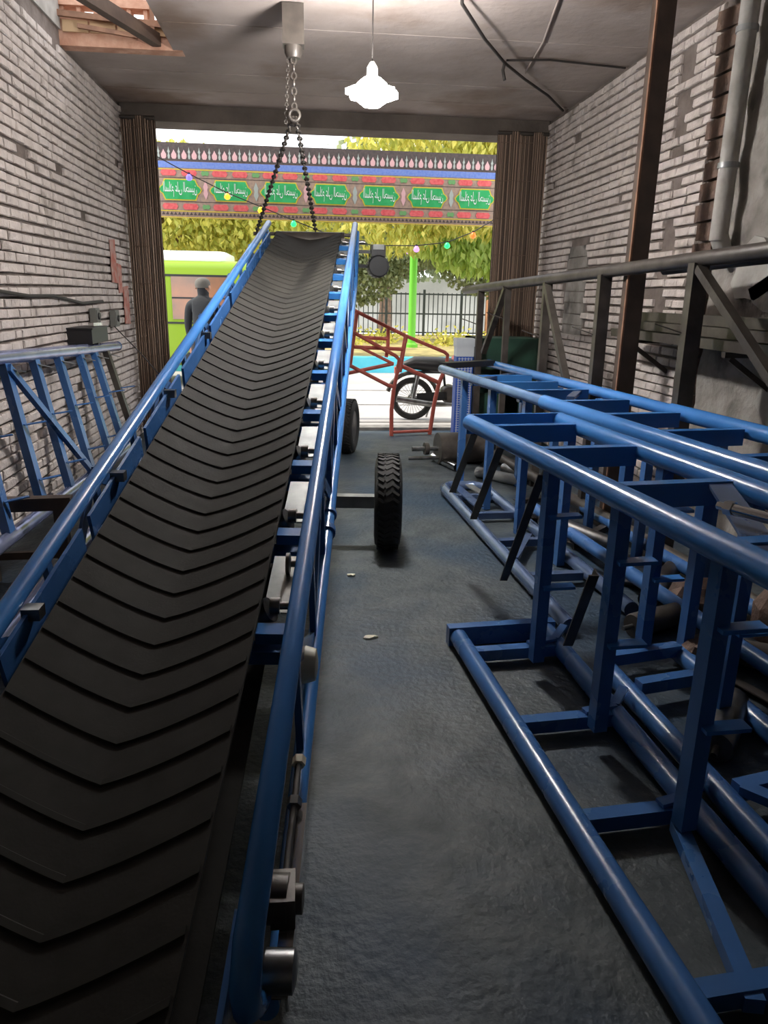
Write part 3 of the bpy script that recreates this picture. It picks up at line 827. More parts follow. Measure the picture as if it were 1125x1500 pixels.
# ================================================================= LEFT SIDE FRAMES
fl = thing('leaning_frame', 'blue ladder frame with shiny top pipe leaning on the left brick wall', 'frame', 'blue conveyor frames')
P0, P1 = V((-1.72, 7.05, 1.06)), V((-1.70, 2.6, 1.245))
SB = mat('blue_pipe_sheen', srgb(160, 166, 196), .2, .55, var=srgb(128, 138, 178), vscale=4)  # blue pipe colour lightened to lavender, a whitish sheen painted in
MB().tube([P0, P1], .042, 18).build('top_pipe', SB, fl)
MB().lathe(P0 + V((0, .0, 0)), (0, 1, 0), [(-.01, .044), (.015, .044), (.015, 0)], 18).build('pipe_cap', BLUE2, fl)
Q0, Q1 = V((-1.50, 6.6, .28)), V((-1.58, 2.4, .31))
MB().tube([Q0, Q1], .04, 18).build('bottom_pipe', SB, fl)
for i, y in enumerate((6.62, 6.25, 5.85, 5.35, 4.88, 4.40, 3.9)):
    a = lerp(P0, P1, (7.05 - y) / 4.45); b = lerp(Q0, Q1, (6.6 - y + .08) / 4.2)
    MB().bar(a + V((.01, 0, -.03)), b + V((.0, 0, .02)), .045, .07, (0, 1, 0)).build('rung', DARKSTEEL if i == 0 else BLUE2, fl)
    MB().bar(a + V((.02, -.02, -.05)), a + V((.10, .06, -.08)), .03, .006).build('tab', ZINC, fl)
    for t in (.42, .78):
        c = lerp(a, b, t); MB().bar(c + V((.03, -.02, 0)), c + V((.13, .05, .01)), .03, .006).build('tab', BLUE2, fl)
a = lerp(P0, P1, .60); b = lerp(Q0, Q1, .33)
MB().bar(a + V((.04, 0, -.05)), b + V((.03, 0, .02)), .03, .05, (0, 1, 0)).build('diagonal', BLUE2, fl)
fl2 = thing('low_pipe_frame', 'shiny blue pipe frame lying low on floor left of the conveyor', 'frame', 'blue conveyor frames')
MB().tube([(-1.40, 5.6, .05), (-1.36, 2.3, .05)], .045, 18).build('side_pipe', SB, fl2)
MB().tube([(-1.16, 5.6, .05), (-1.10, 2.3, .05)], .045, 18).build('side_pipe', SB, fl2)
for y in (5.3, 4.7, 4.1, 3.5, 2.9): MB().bar((-1.36, y, .05), (-1.14, y, .05), .045, .05).build('rung', BLUE2, fl2)
st = thing('trestle_stand', 'dark wooden trestle supporting the leaning frame at left', 'trestle', loc=(-1.42, 3.95, 0))
MB().bar((-.36, 0, .44), (.14, 0.05, .44), .07, .07).build('top_beam', BROWNSTEEL, st)
for x in (-.30, .08): MB().bar((x, .01 if x < 0 else .04, .0), (x, .01 if x < 0 else .04, .41), .06, .06, (0, 1, 0)).build('leg', BROWNSTEEL, st)
MB().bar((-.30, .01, .15), (.08, .04, .15), .03, .04).build('stretcher', BROWNSTEEL, st)
# things on the left wall
bx = thing('tool_box', 'small black box with shiny clip on bracket above the leaning frame', 'box', loc=(-1.75, 6.32, 1.13))
MB().bbox(-.1, .09, -.25, .22, .012, .12).build('body', BLACK, bx)
MB().bbox(-.1, .1, -.26, .23, .12, .132).build('lid', BLACK, bx)
MB().bar((.02, .0, .15), (.06, .10, .15), .05, .025).build('clip', CHROME, bx)
MB().bar((-.11, 0, .0), (.07, 0, .0), .03, .02).build('bracket', DARKSTEEL, bx)
for (y, z, s, lb) in ((6.78, 1.33, .13, 'grey electrical box on left wall above black box'), (7.45, 1.29, .15, 'grey electrical box on left wall nearest the curtain')):
    e = thing('switch_box', lb, 'electrical box', 'boxes on the left wall', loc=(XL + .02, y, z))
    m = MB(); m.bbox(0, .05, -s / 2, s / 2, -s / 2, s / 2); m.bbox(.05, .056, -s / 2 + .015, s / 2 - .015, -s / 2 + .015, s / 2 - .015)
    m.build('casing', mat('switch_grey', srgb(112, 112, 106), .7) if 'switch_grey' not in MATS else MATS['switch_grey'], e)
    MB().lathe((.056, 0, 0), (1, 0, 0), [(0, .03), (.012, .028), (.012, 0)], 16).build('socket', BLACK, e)
cd = tag(MB().tube([(XL + .035, 7.1, 1.45), (XL + .03, 6.5, 1.44), (XL + .03, 5.8, 1.50), (XL + .03, 5.3, 1.50), (XL + .03, 4.8, 1.53), (XL + .03, 4.0, 1.56), (XL + .03, 2.5, 1.60)], .012, 8).build('wall_cable', WIRE), 'dark cable sagging along the left brick wall', 'cable')
cd2 = tag(MB().tube([(XL + .06, 7.35, 1.22), (-1.5, 7.0, 1.0), (-1.0, 6.3, .62)], .005, 6).build('stay_wire', WIRE), 'thin wire running from switch box down behind conveyor', 'wire')

# ================================================================= CURTAINS
def curtain(x0, x1, y, z0, z1, label):
    c = thing('reed_curtain', label, 'curtain', 'reed curtains at the doorway', loc=((x0 + x1) / 2, y, 0))
    m = MB(); n = int((x1 - x0) / .021)
    for i in range(n):
        x = -(x1 - x0) / 2 + (x1 - x0) * (i + .5) / n
        dy = .03 * sin(i * .55) + random.uniform(-.004, .004)
        m.tube([(x, dy, z0 + random.uniform(0, .03)), (x + random.uniform(-.002, .002), dy, z1)], .0085, 8)
    m.build('reeds', CURTAIN, c, kind='stuff')
    bk = MB(); q = 40
    for lay in (.014, .020):
        bk.add([(-(x1 - x0) / 2 + (x1 - x0) * i / q, .03 * sin(i / q * n * .55) + lay, z) for i in range(q + 1) for z in (z0 + .03, z1)], [(2 * i, 2 * i + 1, 2 * i + 3, 2 * i + 2) for i in range(q)], True)
    bk.build('lining', LINING, c)
    for k in range(9):
        z = z0 + .1 + (z1 - z0 - .2) * k / 8
        MB().tube([(-(x1 - x0) / 2 + (x1 - x0) * i / 24, .03 * sin(i / 24 * n * .55) - .011, z) for i in range(25)], .003, 5).build('binding_cord', CURTAIN, c)
    MB().tube([(-(x1 - x0) / 2, 0, z1 - .01), ((x1 - x0) / 2, 0, z1 - .01)], .02, 10).build('rail', DARKSTEEL, c)
curtain(XL + .02, -1.50, 8.40, .02, 3.22, 'brown reed curtain gathered at the left side of the doorway')
curtain(2.02, XR - .03, 8.40, .02, 3.22, 'brown reed curtain gathered at the right side of the doorway')

# ================================================================= HOIST, CHAINS, LAMP, CABLES
ho = thing('chain_hoist', 'dark chain hoist on ceiling with two chains holding the conveyor head', 'hoist', loc=(-.07, 5.6, 0))
m = MB(); m.bbox(-.07, .07, -.06, .06, 3.12, 3.355); m.build('hoist_body', DARKSTEEL, ho)
MB().lathe((0, 0, 3.05), (0, 0, 1), [(0, 0), (0, .045), (.03, .06), (.09, .06), (.09, 0)], 16).build('chain_guide', DARKSTEEL, ho)
def chain(p0, p1, name, link=.05, r=.006, wd=.012):
    p0, p1 = V(p0), V(p1); d = (p1 - p0); L = d.length; d.normalize()
    a = d.cross(V((1, 0, 0))).normalized(); b = d.cross(a)
    m = MB(); n = int(L / (link * .74))
    for i in range(n):
        c = p0 + d * (L * (i + .5) / n); q = a if i % 2 else b
        pts = []
        for k in range(10):
            t = 2 * pi * k / 10
            pts.append(c + d * (link / 2 - r) * (cos(t)) + q * wd * sin(t))
        m.tube(pts, r, 5, closed=True)
    return m.build(name, DARKSTEEL, ho)
hk = V((0, 0, 2.74))
chain((0, 0, 3.06), hk, 'lift_chain', .06, .008, .016)
chain((-.035, .02, 3.05), (-.06, .03, 2.66), 'hand_chain', .035, .005, .010)
MB().torus(hk + V((0, 0, -.03)), (0, 1, 0), .035, .012, 20, 8).build('hook', DARKSTEEL, ho)
chain(hk + V((-.01, 0, -.04)), cp(6.47, -CW - .10, -.06) - V((-.07, 5.6, 0)), 'sling_chain', .055, .007, .015)
chain(hk + V((.01, 0, -.04)), cp(6.47, -.36, -.05) - V((-.07, 5.6, 0)), 'sling_chain', .055, .007, .015)

def hanging_lamp(loc, label, glow):
    lp = thing('hanging_lamp', label, 'lamp', loc=loc)
    MB().tube([(0, 0, .12), (0, 0, ZC - loc[2])], .004, 6).build('lamp_wire', WIRE, lp)
    MB().lathe((0, 0, .07), (0, 0, 1), [(0, 0), (0, .032), (.05, .03), (.08, .012), (.08, 0)], 16).build('lamp_socket', WHITE, lp)
    for k in range(4):
        a = 2 * pi * k / 4 + .5
        d = V((cos(a), sin(a), 0)); sd = V((-sin(a), cos(a), 0))
        pts = [(.025, -.04), (.05, -.07), (.12, -.078), (.15, -.05), (.15, .05), (.12, .078), (.05, .07), (.025, .04)]
        MB().prism(pts, .03, V((0, 0, .0)), d + V((0, 0, -.2)), sd, V((0, 0, 1))).build('light_panel', glow, lp)
    MB().lathe((0, 0, -.09), (0, 0, 1), [(0, 0), (.008, .05), (.035, .088), (.08, .10), (.125, .088), (.155, .05), (.163, 0)], 24).build('glare_core', glow, lp)  # enlarged glowing core, added for the round blob of the lamp's glare
hanging_lamp((.391, 4.8, 2.69), 'glowing white lamp with folding light panels hanging on a wire from ceiling', LAMPM)

tag(MB().tube([(.80, 4.3, 3.32), (.988, 5.26, 3.31), (1.25, 5.75, 3.27), (1.53, 6.27, 3.27), (1.83, 6.78, 3.30), (2.2, 7.3, 3.31), (2.54, 7.9, 3.33)], .011, 8).build('ceiling_cable', WIRE), 'black cable drooping along the ceiling to right wall', 'cable')
tag(MB().tube([(1.545, 6.285, 3.295), (1.9, 6.33, 3.325), (2.56, 6.45, 3.33)], .008, 8).build('branch_cable', WIRE), 'thin branch cable crossing the ceiling toward the right wall', 'cable')
tag(MB().tube([(1.53, 6.27, 3.28), (1.515, 6.26, 3.22), (1.53, 6.25, 3.15)], .012, 8).build('cable_end', WIRE), 'short loose cable end hanging from the drooping ceiling cable', 'cable')
tag(MB().tube([(1.28, 4.0, 3.345), (1.55, 5.0, 3.345), (1.74, 6.0, 3.345), (1.83, 6.78, 3.345)], .008, 8).build('conduit', CEIL), 'grey conduit painted over on the ceiling plaster', 'conduit')

# ================================================================= OUTSIDE: BANNER
BY = 10.0
bn = thing('mourning_banner', 'long cloth banner with green inscribed cartouches strung across the street', 'banner', loc=(0, BY, 0))
BX0, BX1, BZ0, BZ1 = -3.6, 4.2, 2.42, 3.27
BH = BZ1 - BZ0
GOLD = mat('banner_gold', srgb(214, 190, 60), .8)
BGM = mat('banner_ground', srgb(178, 150, 128), .9, 0, var=srgb(150, 130, 120), vscale=26)
BDK = mat('banner_dark', srgb(92, 80, 76), .9, 0, var=srgb(76, 68, 66), vscale=30)
BBL = mat('banner_blue', srgb(104, 128, 196), .9, 0, var=srgb(124, 144, 200), vscale=40)
BGR = mat('banner_green', srgb(40, 160, 88), .8, 0, var=srgb(60, 176, 104), vscale=10)
BRD = mat('banner_red', srgb(214, 84, 88), .8, 0, var=srgb(226, 110, 108), vscale=30)
BSG = mat('banner_sage', srgb(110, 160, 100), .8)
BPK = mat('banner_pink', srgb(216, 170, 170), .8)
BWH = mat('banner_lettering', srgb(228, 236, 230), .8)
BFI = mat('banner_grey_motif', srgb(170, 176, 168), .8)
def zf(f): return BZ1 - BH * f
def sag(x): return -.012 * ((x - .3) / 3.5) ** 2
MB().bbox(BX0, BX1, 0, .012, BZ0, BZ1).build('cloth', BGM, bn)
MB().bbox(BX0, BX1, -.003, 0, zf(.24), zf(.0)).build('top_band', BDK, bn)
MB().bbox(BX0, BX1, -.003, 0, zf(.33), zf(.245)).build('blue_band', BBL, bn)
for f in (.455, .775): MB().bbox(BX0, BX1, -.003, 0, zf(f + .008), zf(f)).build('rule_line', BDK, bn)
for f in (.345, .9, .985): MB().bbox(BX0, BX1, -.003, 0, zf(f + .012), zf(f)).build('rule_line', GOLD, bn)
per = .613; x0 = -1.53 - 3 * per
drop = MB().prism([(-.0, .055), (.012, .03), (.03, .0), (.03, -.03), (.018, -.05), (-.018, -.05), (-.03, -.03), (-.03, 0), (-.012, .03)], .003)
drop0 = drop.build('drop_motif', BPK, bn, loc=(0, -.003, -50))
fin = MB().prism([(0, .085), (.006, .05), (.016, .03), (.006, .01), (.014, -.02), (.008, -.05), (-.008, -.05), (-.014, -.02), (-.006, .01), (-.016, .03), (-.006, .05)], .003)
fin0 = fin.build('finial_motif', BFI, bn, loc=(0, -.003, -50))
first = [True, True]
x = BX0 + .08
while x < BX1 - .1:
    for q, (src, dx) in enumerate(((drop0, 0), (fin0, .06))):
        if first[q]: src.location = (x + dx, -.003, zf(.155)); first[q] = False
        else: dup(src, bn, (x + dx, -.003, zf(.155)))
    x += .121
cw, ch = .262, .122
cart = [(-cw, 0), (-cw + .02, .035), (-cw + .045, .05), (-cw + .075, ch), (cw - .075, ch), (cw - .045, .05), (cw - .02, .035), (cw, 0), (cw - .02, -.035), (cw - .045, -.05), (cw - .075, -ch), (-cw + .075, -ch), (-cw + .045, -.05), (-cw + .02, -.035)]
# mirrored lettering: the banner faces the street, so it is read from behind here
txt_me = None
try:
    fc = bpy.data.curves.new('lettering', 'FONT')
    s_ = '\uFEE6\uFEF4\uFEB4\uFEA4\uFEDF\u0627 \uFEF0\uFEE0\uFECB \u0645\uFEFC\uFEB4\uFEDF\u0627'
    fc.body = s_; fc.size = .15; fc.align_x = 'CENTER'; fc.align_y = 'CENTER'; fc.extrude = .0015
    to = bpy.data.objects.new('lettering_src', fc); COL.objects.link(to)
    dg = bpy.context.evaluated_depsgraph_get(); dg.update()
    txt_me = bpy.data.meshes.new_from_object(to.evaluated_get(dg))
    bpy.data.objects.remove(to)
    xs = [v.co.x for v in txt_me.vertices]; ys = [v.co.y for v in txt_me.vertices]
    w_, h_ = max(xs) - min(xs), max(ys) - min(ys); cx, cy = (max(xs) + min(xs)) / 2, (max(ys) + min(ys)) / 2
    for v in txt_me.vertices:
        xx, yy, zz = v.co
        v.co = (-(xx - cx) / w_ * .40, -.0105 - zz, (yy - cy) / h_ * .175)
    txt_me.materials.clear(); txt_me.materials.append(BWH)
    print('TEXT verts', len(txt_me.vertices), w_, h_)
except Exception as e:
    print('text failed', e)
b0 = g0 = t0 = None
k = 0
for i in range(12):
    xc = x0 + per * i
    if xc - cw < BX0 or xc + cw > BX1: continue
    zc_ = zf(.62)
    if b0 is None:
        b0 = MB().prism(cart, .004).build('cartouche_border', GOLD, bn, loc=(xc, -.003, zc_))
        g0 = MB().prism([(px * .945, py * .90) for px, py in cart], .007).build('cartouche', BGR, bn, loc=(xc, -.003, zc_)); g = g0
    else:
        dup(b0, bn, (xc, -.003, zc_)); g = dup(g0, bn, (xc, -.003, zc_))
    if txt_me:
        t = bpy.data.objects.new('lettering', txt_me); COL.objects.link(t); t.parent = g
    # spandrel flourish between cartouches
    MB().prism([(0, .11), (.03, .04), (.02, 0), (.03, -.04), (0, -.11), (-.03, -.04), (-.02, 0), (-.03, .04)], .003).build('flourish', BPK if i % 2 else BFI, bn, loc=(xc + per / 2, -.003, zc_))
    for f in (.395, .845):
        for dx, mt, hw in ((-.13, BRD, .095), (.115, BRD, .095)):
            MB().prism([(-hw, 0), (-hw + .02, .034), (hw - .02, .034), (hw, 0), (hw - .02, -.034), (-hw + .02, -.034)], .004).build('red_panel', mt, bn, loc=(xc + dx, -.003, zf(f)))
        MB().prism([(-.05, 0), (-.03, .03), (0, .02), (.03, .03), (.05, 0), (.03, -.03), (0, -.02), (-.03, -.03)], .004).build('sage_motif', BSG, bn, loc=(xc + per / 2, -.003, zf(f)))
m = MB(); x = BX0 + .03
while x < BX1 - .04:
    m.prism([(x - .02, -.015), (x, .02), (x + .02, -.015)], .003, (0, -.003, zf(.94))); x += .048
m.build('border_triangles', BDK, bn, kind='stuff')
MB().tube([(-8, .01, BZ1 + .1), (BX0, .006, BZ1 - .01), (BX1, .006, BZ1 - .01), (9, .01, BZ1 + .1)], .008, 6).build('hanging_rope', WIRE, bn)

# string of coloured bulbs
sl = thing('light_string', 'sagging string of glowing coloured bulbs in front of the banner', 'light string', loc=(0, 9.4, 0))
bulbs = [(-1.331, 2.804, (.15, .12, 1)), (-.907, 2.614, (1, .35, .02)), (-.526, 2.477, (1, .55, .02)), (-.146, 2.337, (.02, 1, .15)), (1.33, 2.09, (.55, .2, 1)), (1.706, 2.139, (.02, 1, .15)), (2.021, 2.264, (1, .12, .02))]
MB().tube([(-2.3, -.53, 3.3), (-2.0, -.3, 3.15)] + [(x, 0, z + .04) for x, z, c in bulbs[:4]] + [(.3, 0, 2.22), (.8, 0, 2.12)] + [(x, 0, z + .04) for x, z, c in bulbs[4:]] + [(2.5, -.2, 2.6), (2.7, -.53, 3.0)], .006, 6).build('string_wire', WIRE, sl)
for i, (x, z, c) in enumerate(bulbs):
    mt = mat('bulb_glow_%d' % i, c, .3, emit=c, estr=1.6)
    b = MB().lathe((x, 0, z - .035), (0, 0, 1), [(0, 0), (.006, .022), (.025, .036), (.05, .03), (.07, .014), (.07, 0)], 14).build('bulb', mt, sl)
    MB().lathe((x, 0, z + .033), (0, 0, 1), [(0, .014), (.02, .014), (.02, 0)], 10).build('bulb_cap', BLACK, b)

# ================================================================= OUTSIDE: VAN, PERSON, MOTORCYCLE, CART
vn = thing('lime_van', 'lime green van with white roof parked across the street at left', 'van', loc=(-3.3, 13.9, -.02))
def rbox(x0, x1, y0, y1, z0, z1, r=.12):
    m = MB()
    n = 5
    sec = []
    for (cy, cz, a0) in ((y1 - r, z0 + r, -pi / 2), (y1 - r, z1 - r, 0), (y0 + r, z1 - r, pi / 2), (y0 + r, z0 + r, pi)):
        for k in range(n + 1):
            a = a0 + pi / 2 * k / n
            sec.append((cy + r * cos(a), cz + r * sin(a)))
    N_ = len(sec); vs = []; xs = ((x0, .86), (x0 + r * .4, .95), (x0 + r, 1), (x1 - r, 1), (x1 - r * .4, .95), (x1, .86))
    cy, cz = (y0 + y1) / 2, (z0 + z1) / 2
    for x, k in xs:
        for (yy, zz) in sec: vs.append((x, cy + (yy - cy) * k, cz + (zz - cz) * k))
    fs = []
    for i in range(len(xs) - 1):
        for k in range(N_): fs.append((i * N_ + k, i * N_ + (k + 1) % N_, (i + 1) * N_ + (k + 1) % N_, (i + 1) * N_ + k))
    fs.append(tuple(range(N_ - 1, -1, -1))); fs.append(tuple(range((len(xs) - 1) * N_, len(xs) * N_)))
    return m.add(vs, fs, True)
rbox(-2.4, 2.4, -.9, .9, .35, 2.06, .14).build('body', LIME, vn)
rbox(-2.3, 1.98, -.82, .82, 1.99, 2.21, .10).build('roof', WHITE, vn)
for (a, b) in ((-2.15, -1.2), (-1.1, -.1), (.0, .98), (1.08, 2.1)):
    w = MB().bbox(a, b, -.915, -.88, 1.12, 1.80).build('window', GLASSD, vn)
    MB().bbox(a, b, -.925, -.905, 1.45, 1.475).build('window_bar', BLACK, w)
MB().bbox(-2.2, 2.15, -.91, -.885, 1.80, 1.835).build('drip_rail', BLACK, vn)
MB().bbox(-2.3, 2.3, -.915, -.89, 1.045, 1.075).build('trim_strip', BLACK, vn)
for x in (-1.5, 1.5):
    MB().lathe((x, -.93, .33), (0, 1, 0), [(0, .18), (0, .26), (.03, .32), (.17, .32), (.2, .26)], 28).build('wheel', TYRE, vn)
    MB().lathe((x, -.935, .33), (0, 1, 0), [(0, 0), (0, .12), (.02, .19), (.1, .19)], 24).build('hub_cap', ZINC, vn)
MB().bbox(2.38, 2.46, -.85, .85, .38, .56).build('bumper', BLACK, vn)
MB().bbox(2.36, 2.40, -.8, -.55, .75, .95).build('lamp', RED, vn)
MB().bbox(-2.46, -2.38, -.85, .85, .38, .56).build('bumper', BLACK, vn)
MB().bbox(2.33, 2.40, -.7, .7, 1.15, 1.78).build('rear_window', GLASSD, vn)

# person standing outside, seen from behind
pe = thing('person', 'person in dark shirt and trousers standing outside by the lime van', 'person', loc=(-1.38, 10.5, -.02), rz=pi - .35)
def skin_body(name, verts, edges, radii, mt, parent, root=0):
    me = bpy.data.meshes.new(name); me.from_pydata(verts, edges, [])
    o = bpy.data.objects.new(name, me); COL.objects.link(o); o.parent = parent
    me.materials.append(mt)
    sk_ = o.modifiers.new('skin', 'SKIN'); sk_.use_smooth_shade = True
    for i, r in enumerate(radii):
        me.skin_vertices[0].data[i].radius = r if isinstance(r, tuple) else (r, r)
        me.skin_vertices[0].data[i].use_root = (i == root)
    ss = o.modifiers.new('sub', 'SUBSURF'); ss.levels = 2; ss.render_levels = 2
    return o
try:
    PV = [(0, 0, .95), (0, .01, 1.10), (0, .02, 1.28), (0, .02, 1.42), (0, .01, 1.50), (0, -.0, 1.57), (0, -.01, 1.66), (0, 0, 1.73),
          (.10, .02, 1.42), (.20, .02, 1.39), (.25, .0, 1.14), (.26, -.06, .92), (.26, -.08, .84),
          (-.10, .02, 1.42), (-.20, .02, 1.39), (-.25, .0, 1.14), (-.26, -.06, .92), (-.26, -.08, .84),
          (.10, 0, .90), (.11, -.01, .50), (.12, .02, .10), (.13, -.12, .045), (-.10, 0, .90), (-.11, .0, .50), (-.12, .03, .10), (-.13, -.11, .045)]
    PE = [(0, 1), (1, 2), (2, 3), (3, 4), (4, 5), (5, 6), (6, 7), (3, 8), (8, 9), (9, 10), (10, 11), (11, 12), (3, 13), (13, 14), (14, 15), (15, 16), (16, 17), (0, 18), (18, 19), (19, 20), (20, 21), (0, 22), (22, 23), (23, 24), (24, 25)]
    PRr = [(.16, .12), (.16, .12), (.175, .125), (.15, .10), (.06, .06), (.085, .095), (.085, .10), (.06, .07), .085, .075, .055, .04, .03, .085, .075, .055, .04, .03, .095, .07, .05, .04, .095, .07, .05, .04]
    body = skin_body('body', PV, PE, PRr, SHIRT, pe)
    # skin-coloured head shell, hair, ears, nose, hands as children
    m = MB(); m.lathe((0, -.012, 1.53), (0, 0, 1), [(0, .045), (.03, .075), (.08, .090), (.13, .094), (.17, .085), (.2, .06), (.212, 0)], 22)
    hd = m.build('head', SKIN, pe)
    MB().lathe((0, .006, 1.615), (0, 0, 1), [(0, .094), (.04, .102), (.08, .098), (.11, .078), (.13, .04), (.136, 0)], 22).build('hair', HAIR, hd)
    for sx in (-1, 1):
        MB().lathe((sx * .088, 0, 1.625), (sx, 0, .1), [(0, .026), (.012, .03), (.018, .02), (.018, 0)], 12).build('ear', SKIN, hd)
        MB().lathe((sx * .035, -.098, 1.64), (0, -1, 0), [(0, .012), (.006, .008), (.006, 0)], 10).build('eye', BLACK, hd)
        hb = MB()
        hx = sx * .26
        hb.box((hx, -.085, .80), (.035, .075, .09))
        for f in range(4): hb.tube([(hx, -.115 + f * .02, .765), (hx - sx * .008, -.118 + f * .02, .72), (hx - sx * .02, -.115 + f * .02, .69 + .008 * abs(f - 1.5))], .009, 8)
        hb.tube([(hx, -.12, .81), (hx - sx * .015, -.15, .775), (hx - sx * .02, -.155, .745)], .010, 8)
        hb.build('hand', SKIN, pe)
    MB().prism([(-.012, 0), (0, .045), (.012, 0)], .022, (0, -.1, 1.60), (1, 0, 0), (0, 0, 1), (0, -1, 0)).build('nose', SKIN, hd)
    MB().bbox(-.025, .025, -.106, -.095, 1.575, 1.582).build('mouth', mat('lip', srgb(140, 84, 76), .6), hd)
    for sx in (-1, 1):
        MB().tube([(sx * .10, 0, .98), (sx * .105, 0, .9), (sx * .112, -.005, .5), (sx * .12, .02, .1)], [.10, .108, .082, .066], 16).build('trouser_leg', TROUSER, pe)
        m = MB(); m.tube([(sx * .12, .06, .05), (sx * .125, 0, .055), (sx * .13, -.1, .042), (sx * .13, -.17, .035)], [.045, .052, .045, .025], 12); m.build('shoe', BLACK, pe)
except Exception as e:
    print('person failed', e)

# motorcycle (rear wheel toward the left)
mo = thing('motorcycle', 'black motorcycle parked outside behind the red cart frame', 'motorcycle', loc=(1.36, 9.6, -.02), rz=-.03)
def spoke_wheel(cx, r):
    MB().torus((cx, 0, r), (0, 1, 0), r - .032, .034, 36, 10).build('tyre', TYRE, mo)
    rim = MB().torus((cx, 0, r), (0, 1, 0), r - .068, .012, 36, 8).build('rim', STEEL, mo)
    MB().lathe((cx, -.06, r), (0, 1, 0), [(0, 0), (0, .04), (.03, .06), (.09, .06), (.12, .04), (.12, 0)], 18).build('hub', DARKSTEEL, rim)
    m = MB()
    for k in range(28):
        a = 2 * pi * k / 28
        m.tube([(cx + .05 * cos(a), .03 if k % 2 else -.03, r + .05 * sin(a)), (cx + (r - .07) * cos(a + .12), 0, r + (r - .07) * sin(a + .12))], .0025, 5)
    m.build('spokes', STEEL, rim)
spoke_wheel(0, .275); spoke_wheel(1.25, .275)
m = MB()
arc = [(.335 * cos(a), 0, .275 + .335 * sin(a)) for a in [radians(d) for d in range(20, 165, 12)]]
m.tube(arc, .028, 8); m.build('rear_mudguard', DARKSTEEL, mo)
arc = [(1.25 + .325 * cos(a), 0, .275 + .325 * sin(a)) for a in [radians(d) for d in range(10, 150, 14)]]
MB().tube(arc, .028, 8).build('front_mudguard', DARKSTEEL, mo)
MB().tube([(-.12, 0, .70), (.02, 0, .735), (.25, 0, .72), (.48, 0, .71), (.58, 0, .74)], [.05, .085, .10, .10, .06], 14).build('seat', BLACK, mo)
MB().tube([(.52, 0, .74), (.62, 0, .80), (.78, 0, .82), (.92, 0, .76)], [.07, .12, .13, .07], 16).build('fuel_tank', mat('moto_tank', srgb(120, 24, 24), .3), mo)
m = MB(); m.tube([(.92, 0, .80), (.72, 0, .68), (.40, 0, .62), (-.05, 0, .62)], .018); m.tube([(.92, 0, .78), (.78, 0, .30), (.45, 0, .26), (.40, 0, .62)], .018); m.tube([(0, .1, .275), (.42, .08, .32)], .016); m.tube([(0, -.1, .275), (.42, -.08, .32)], .016)
m.build('frame_tubes', BLACK, mo)
m = MB(); m.lathe((.48, -.11, .34), (0, 1, 0), [(0, 0), (0, .10), (.03, .12), (.19, .12), (.22, .10), (.22, 0)], 20); m.bar((.56, 0, .36), (.70, 0, .56), .14, .14, (0, 1, 0)); m.build('engine', DARKSTEEL, mo)
m = MB()
for k in range(6): m.bar(lerp((.57, -.085, .40), (.68, -.085, .56), k / 5), lerp((.57, .085, .40), (.68, .085, .56), k / 5), .15, .008, (.5, 0, .7))
m.build('cooling_fins', STEEL, mo)
MB().tube([(.68, -.1, .48), (.75, -.14, .32), (.55, -.16, .22), (.2, -.16, .23), (-.22, -.16, .29)], [.02, .02, .022, .04, .042], 12).build('exhaust', STEEL, mo)
MB().tube([(.0, -.1, .29), (.06, -.1, .60)], .024).build('shock_absorber', STEEL, mo)
MB().tube([(.0, .1, .29), (.06, .1, .60)], .024).build('shock_absorber', STEEL, mo)
MB().bar((.05, -.1, .30), (.44, -.1, .33), .02, .11, (0, 0, 1)).build('chain_guard', BLACK, mo)
for sy in (-.07, .07): MB().tube([(1.25, sy, .275), (.98, sy, .86)], .018).build('fork_leg', STEEL, mo)
MB().tube([(.86, -.34, .98), (.95, -.2, 1.0), (.97, 0, .92), (.95, .2, 1.0), (.86, .34, .98)], .013).build('handlebar', STEEL, mo)
MB().lathe((1.02, 0, .84), (1, 0, 0), [(0, 0), (0, .05), (.08, .085), (.1, .085), (.1, 0)], 18).build('headlight', ZINC, mo)
MB().bbox(-.24, -.18, -.06, .06, .60, .68).build('tail_light', RED, mo)
MB().tube([(.3, .12, .3), (.22, .22, .0)], .012).build('side_stand', STEEL, mo)
MB().tube([(-.15, -.11, .66), (-.22, -.11, .70), (-.22, .11, .70), (-.15, .11, .66)], .012).build('grab_rail', STEEL, mo)

# red tubular cart frame in the doorway
ct = thing('red_cart_frame', 'red tubular cart frame tilted in the doorway beside the conveyor', 'cart', loc=(1.1, 8.4, 0))
ct_o = V((1.1, 8.4, 0))
def rt(name, pts, r=.017, n=10): MB().tube([V(p) - ct_o for p in pts], r * 1.25, n).build(name, RED, ct)
rt('top_rail', [(.52, 8.42, 1.38), (.88, 8.42, 1.215), (1.10, 8.42, 1.115), (1.55, 8.42, .94), (1.585, 8.42, .91), (1.575, 8.42, .78)])
rt('leg', [(1.575, 8.42, .78), (1.50, 8.42, .60), (1.45, 8.42, .35), (1.41, 8.42, .0)], .019)
rt('second_rail', [(.48, 8.32, 1.165), (.98, 8.32, .90), (1.02, 8.32, .86), (1.0, 8.32, .72), (.965, 8.32, .52)])
rt('leg', [(.965, 8.32, .52), (.945, 8.32, .30), (.95, 8.32, .0)], .019)
rt('upright', [(.90, 8.42, 1.21), (.90, 8.42, 1.0), (.88, 8.40, .88)])
rt('upright', [(1.10, 8.42, 1.11), (1.06, 8.37, .90), (1.03, 8.35, .72)], .02)
rt('upright', [(.55, 8.42, 1.36), (.50, 8.36, 1.0), (.47, 8.33, .78)])
rt('cross_tube', [(.52, 8.36, .99), (1.08, 8.38, .97)])
rt('cross_tube', [(.62, 8.42, 1.09), (.90, 8.42, 1.08)])
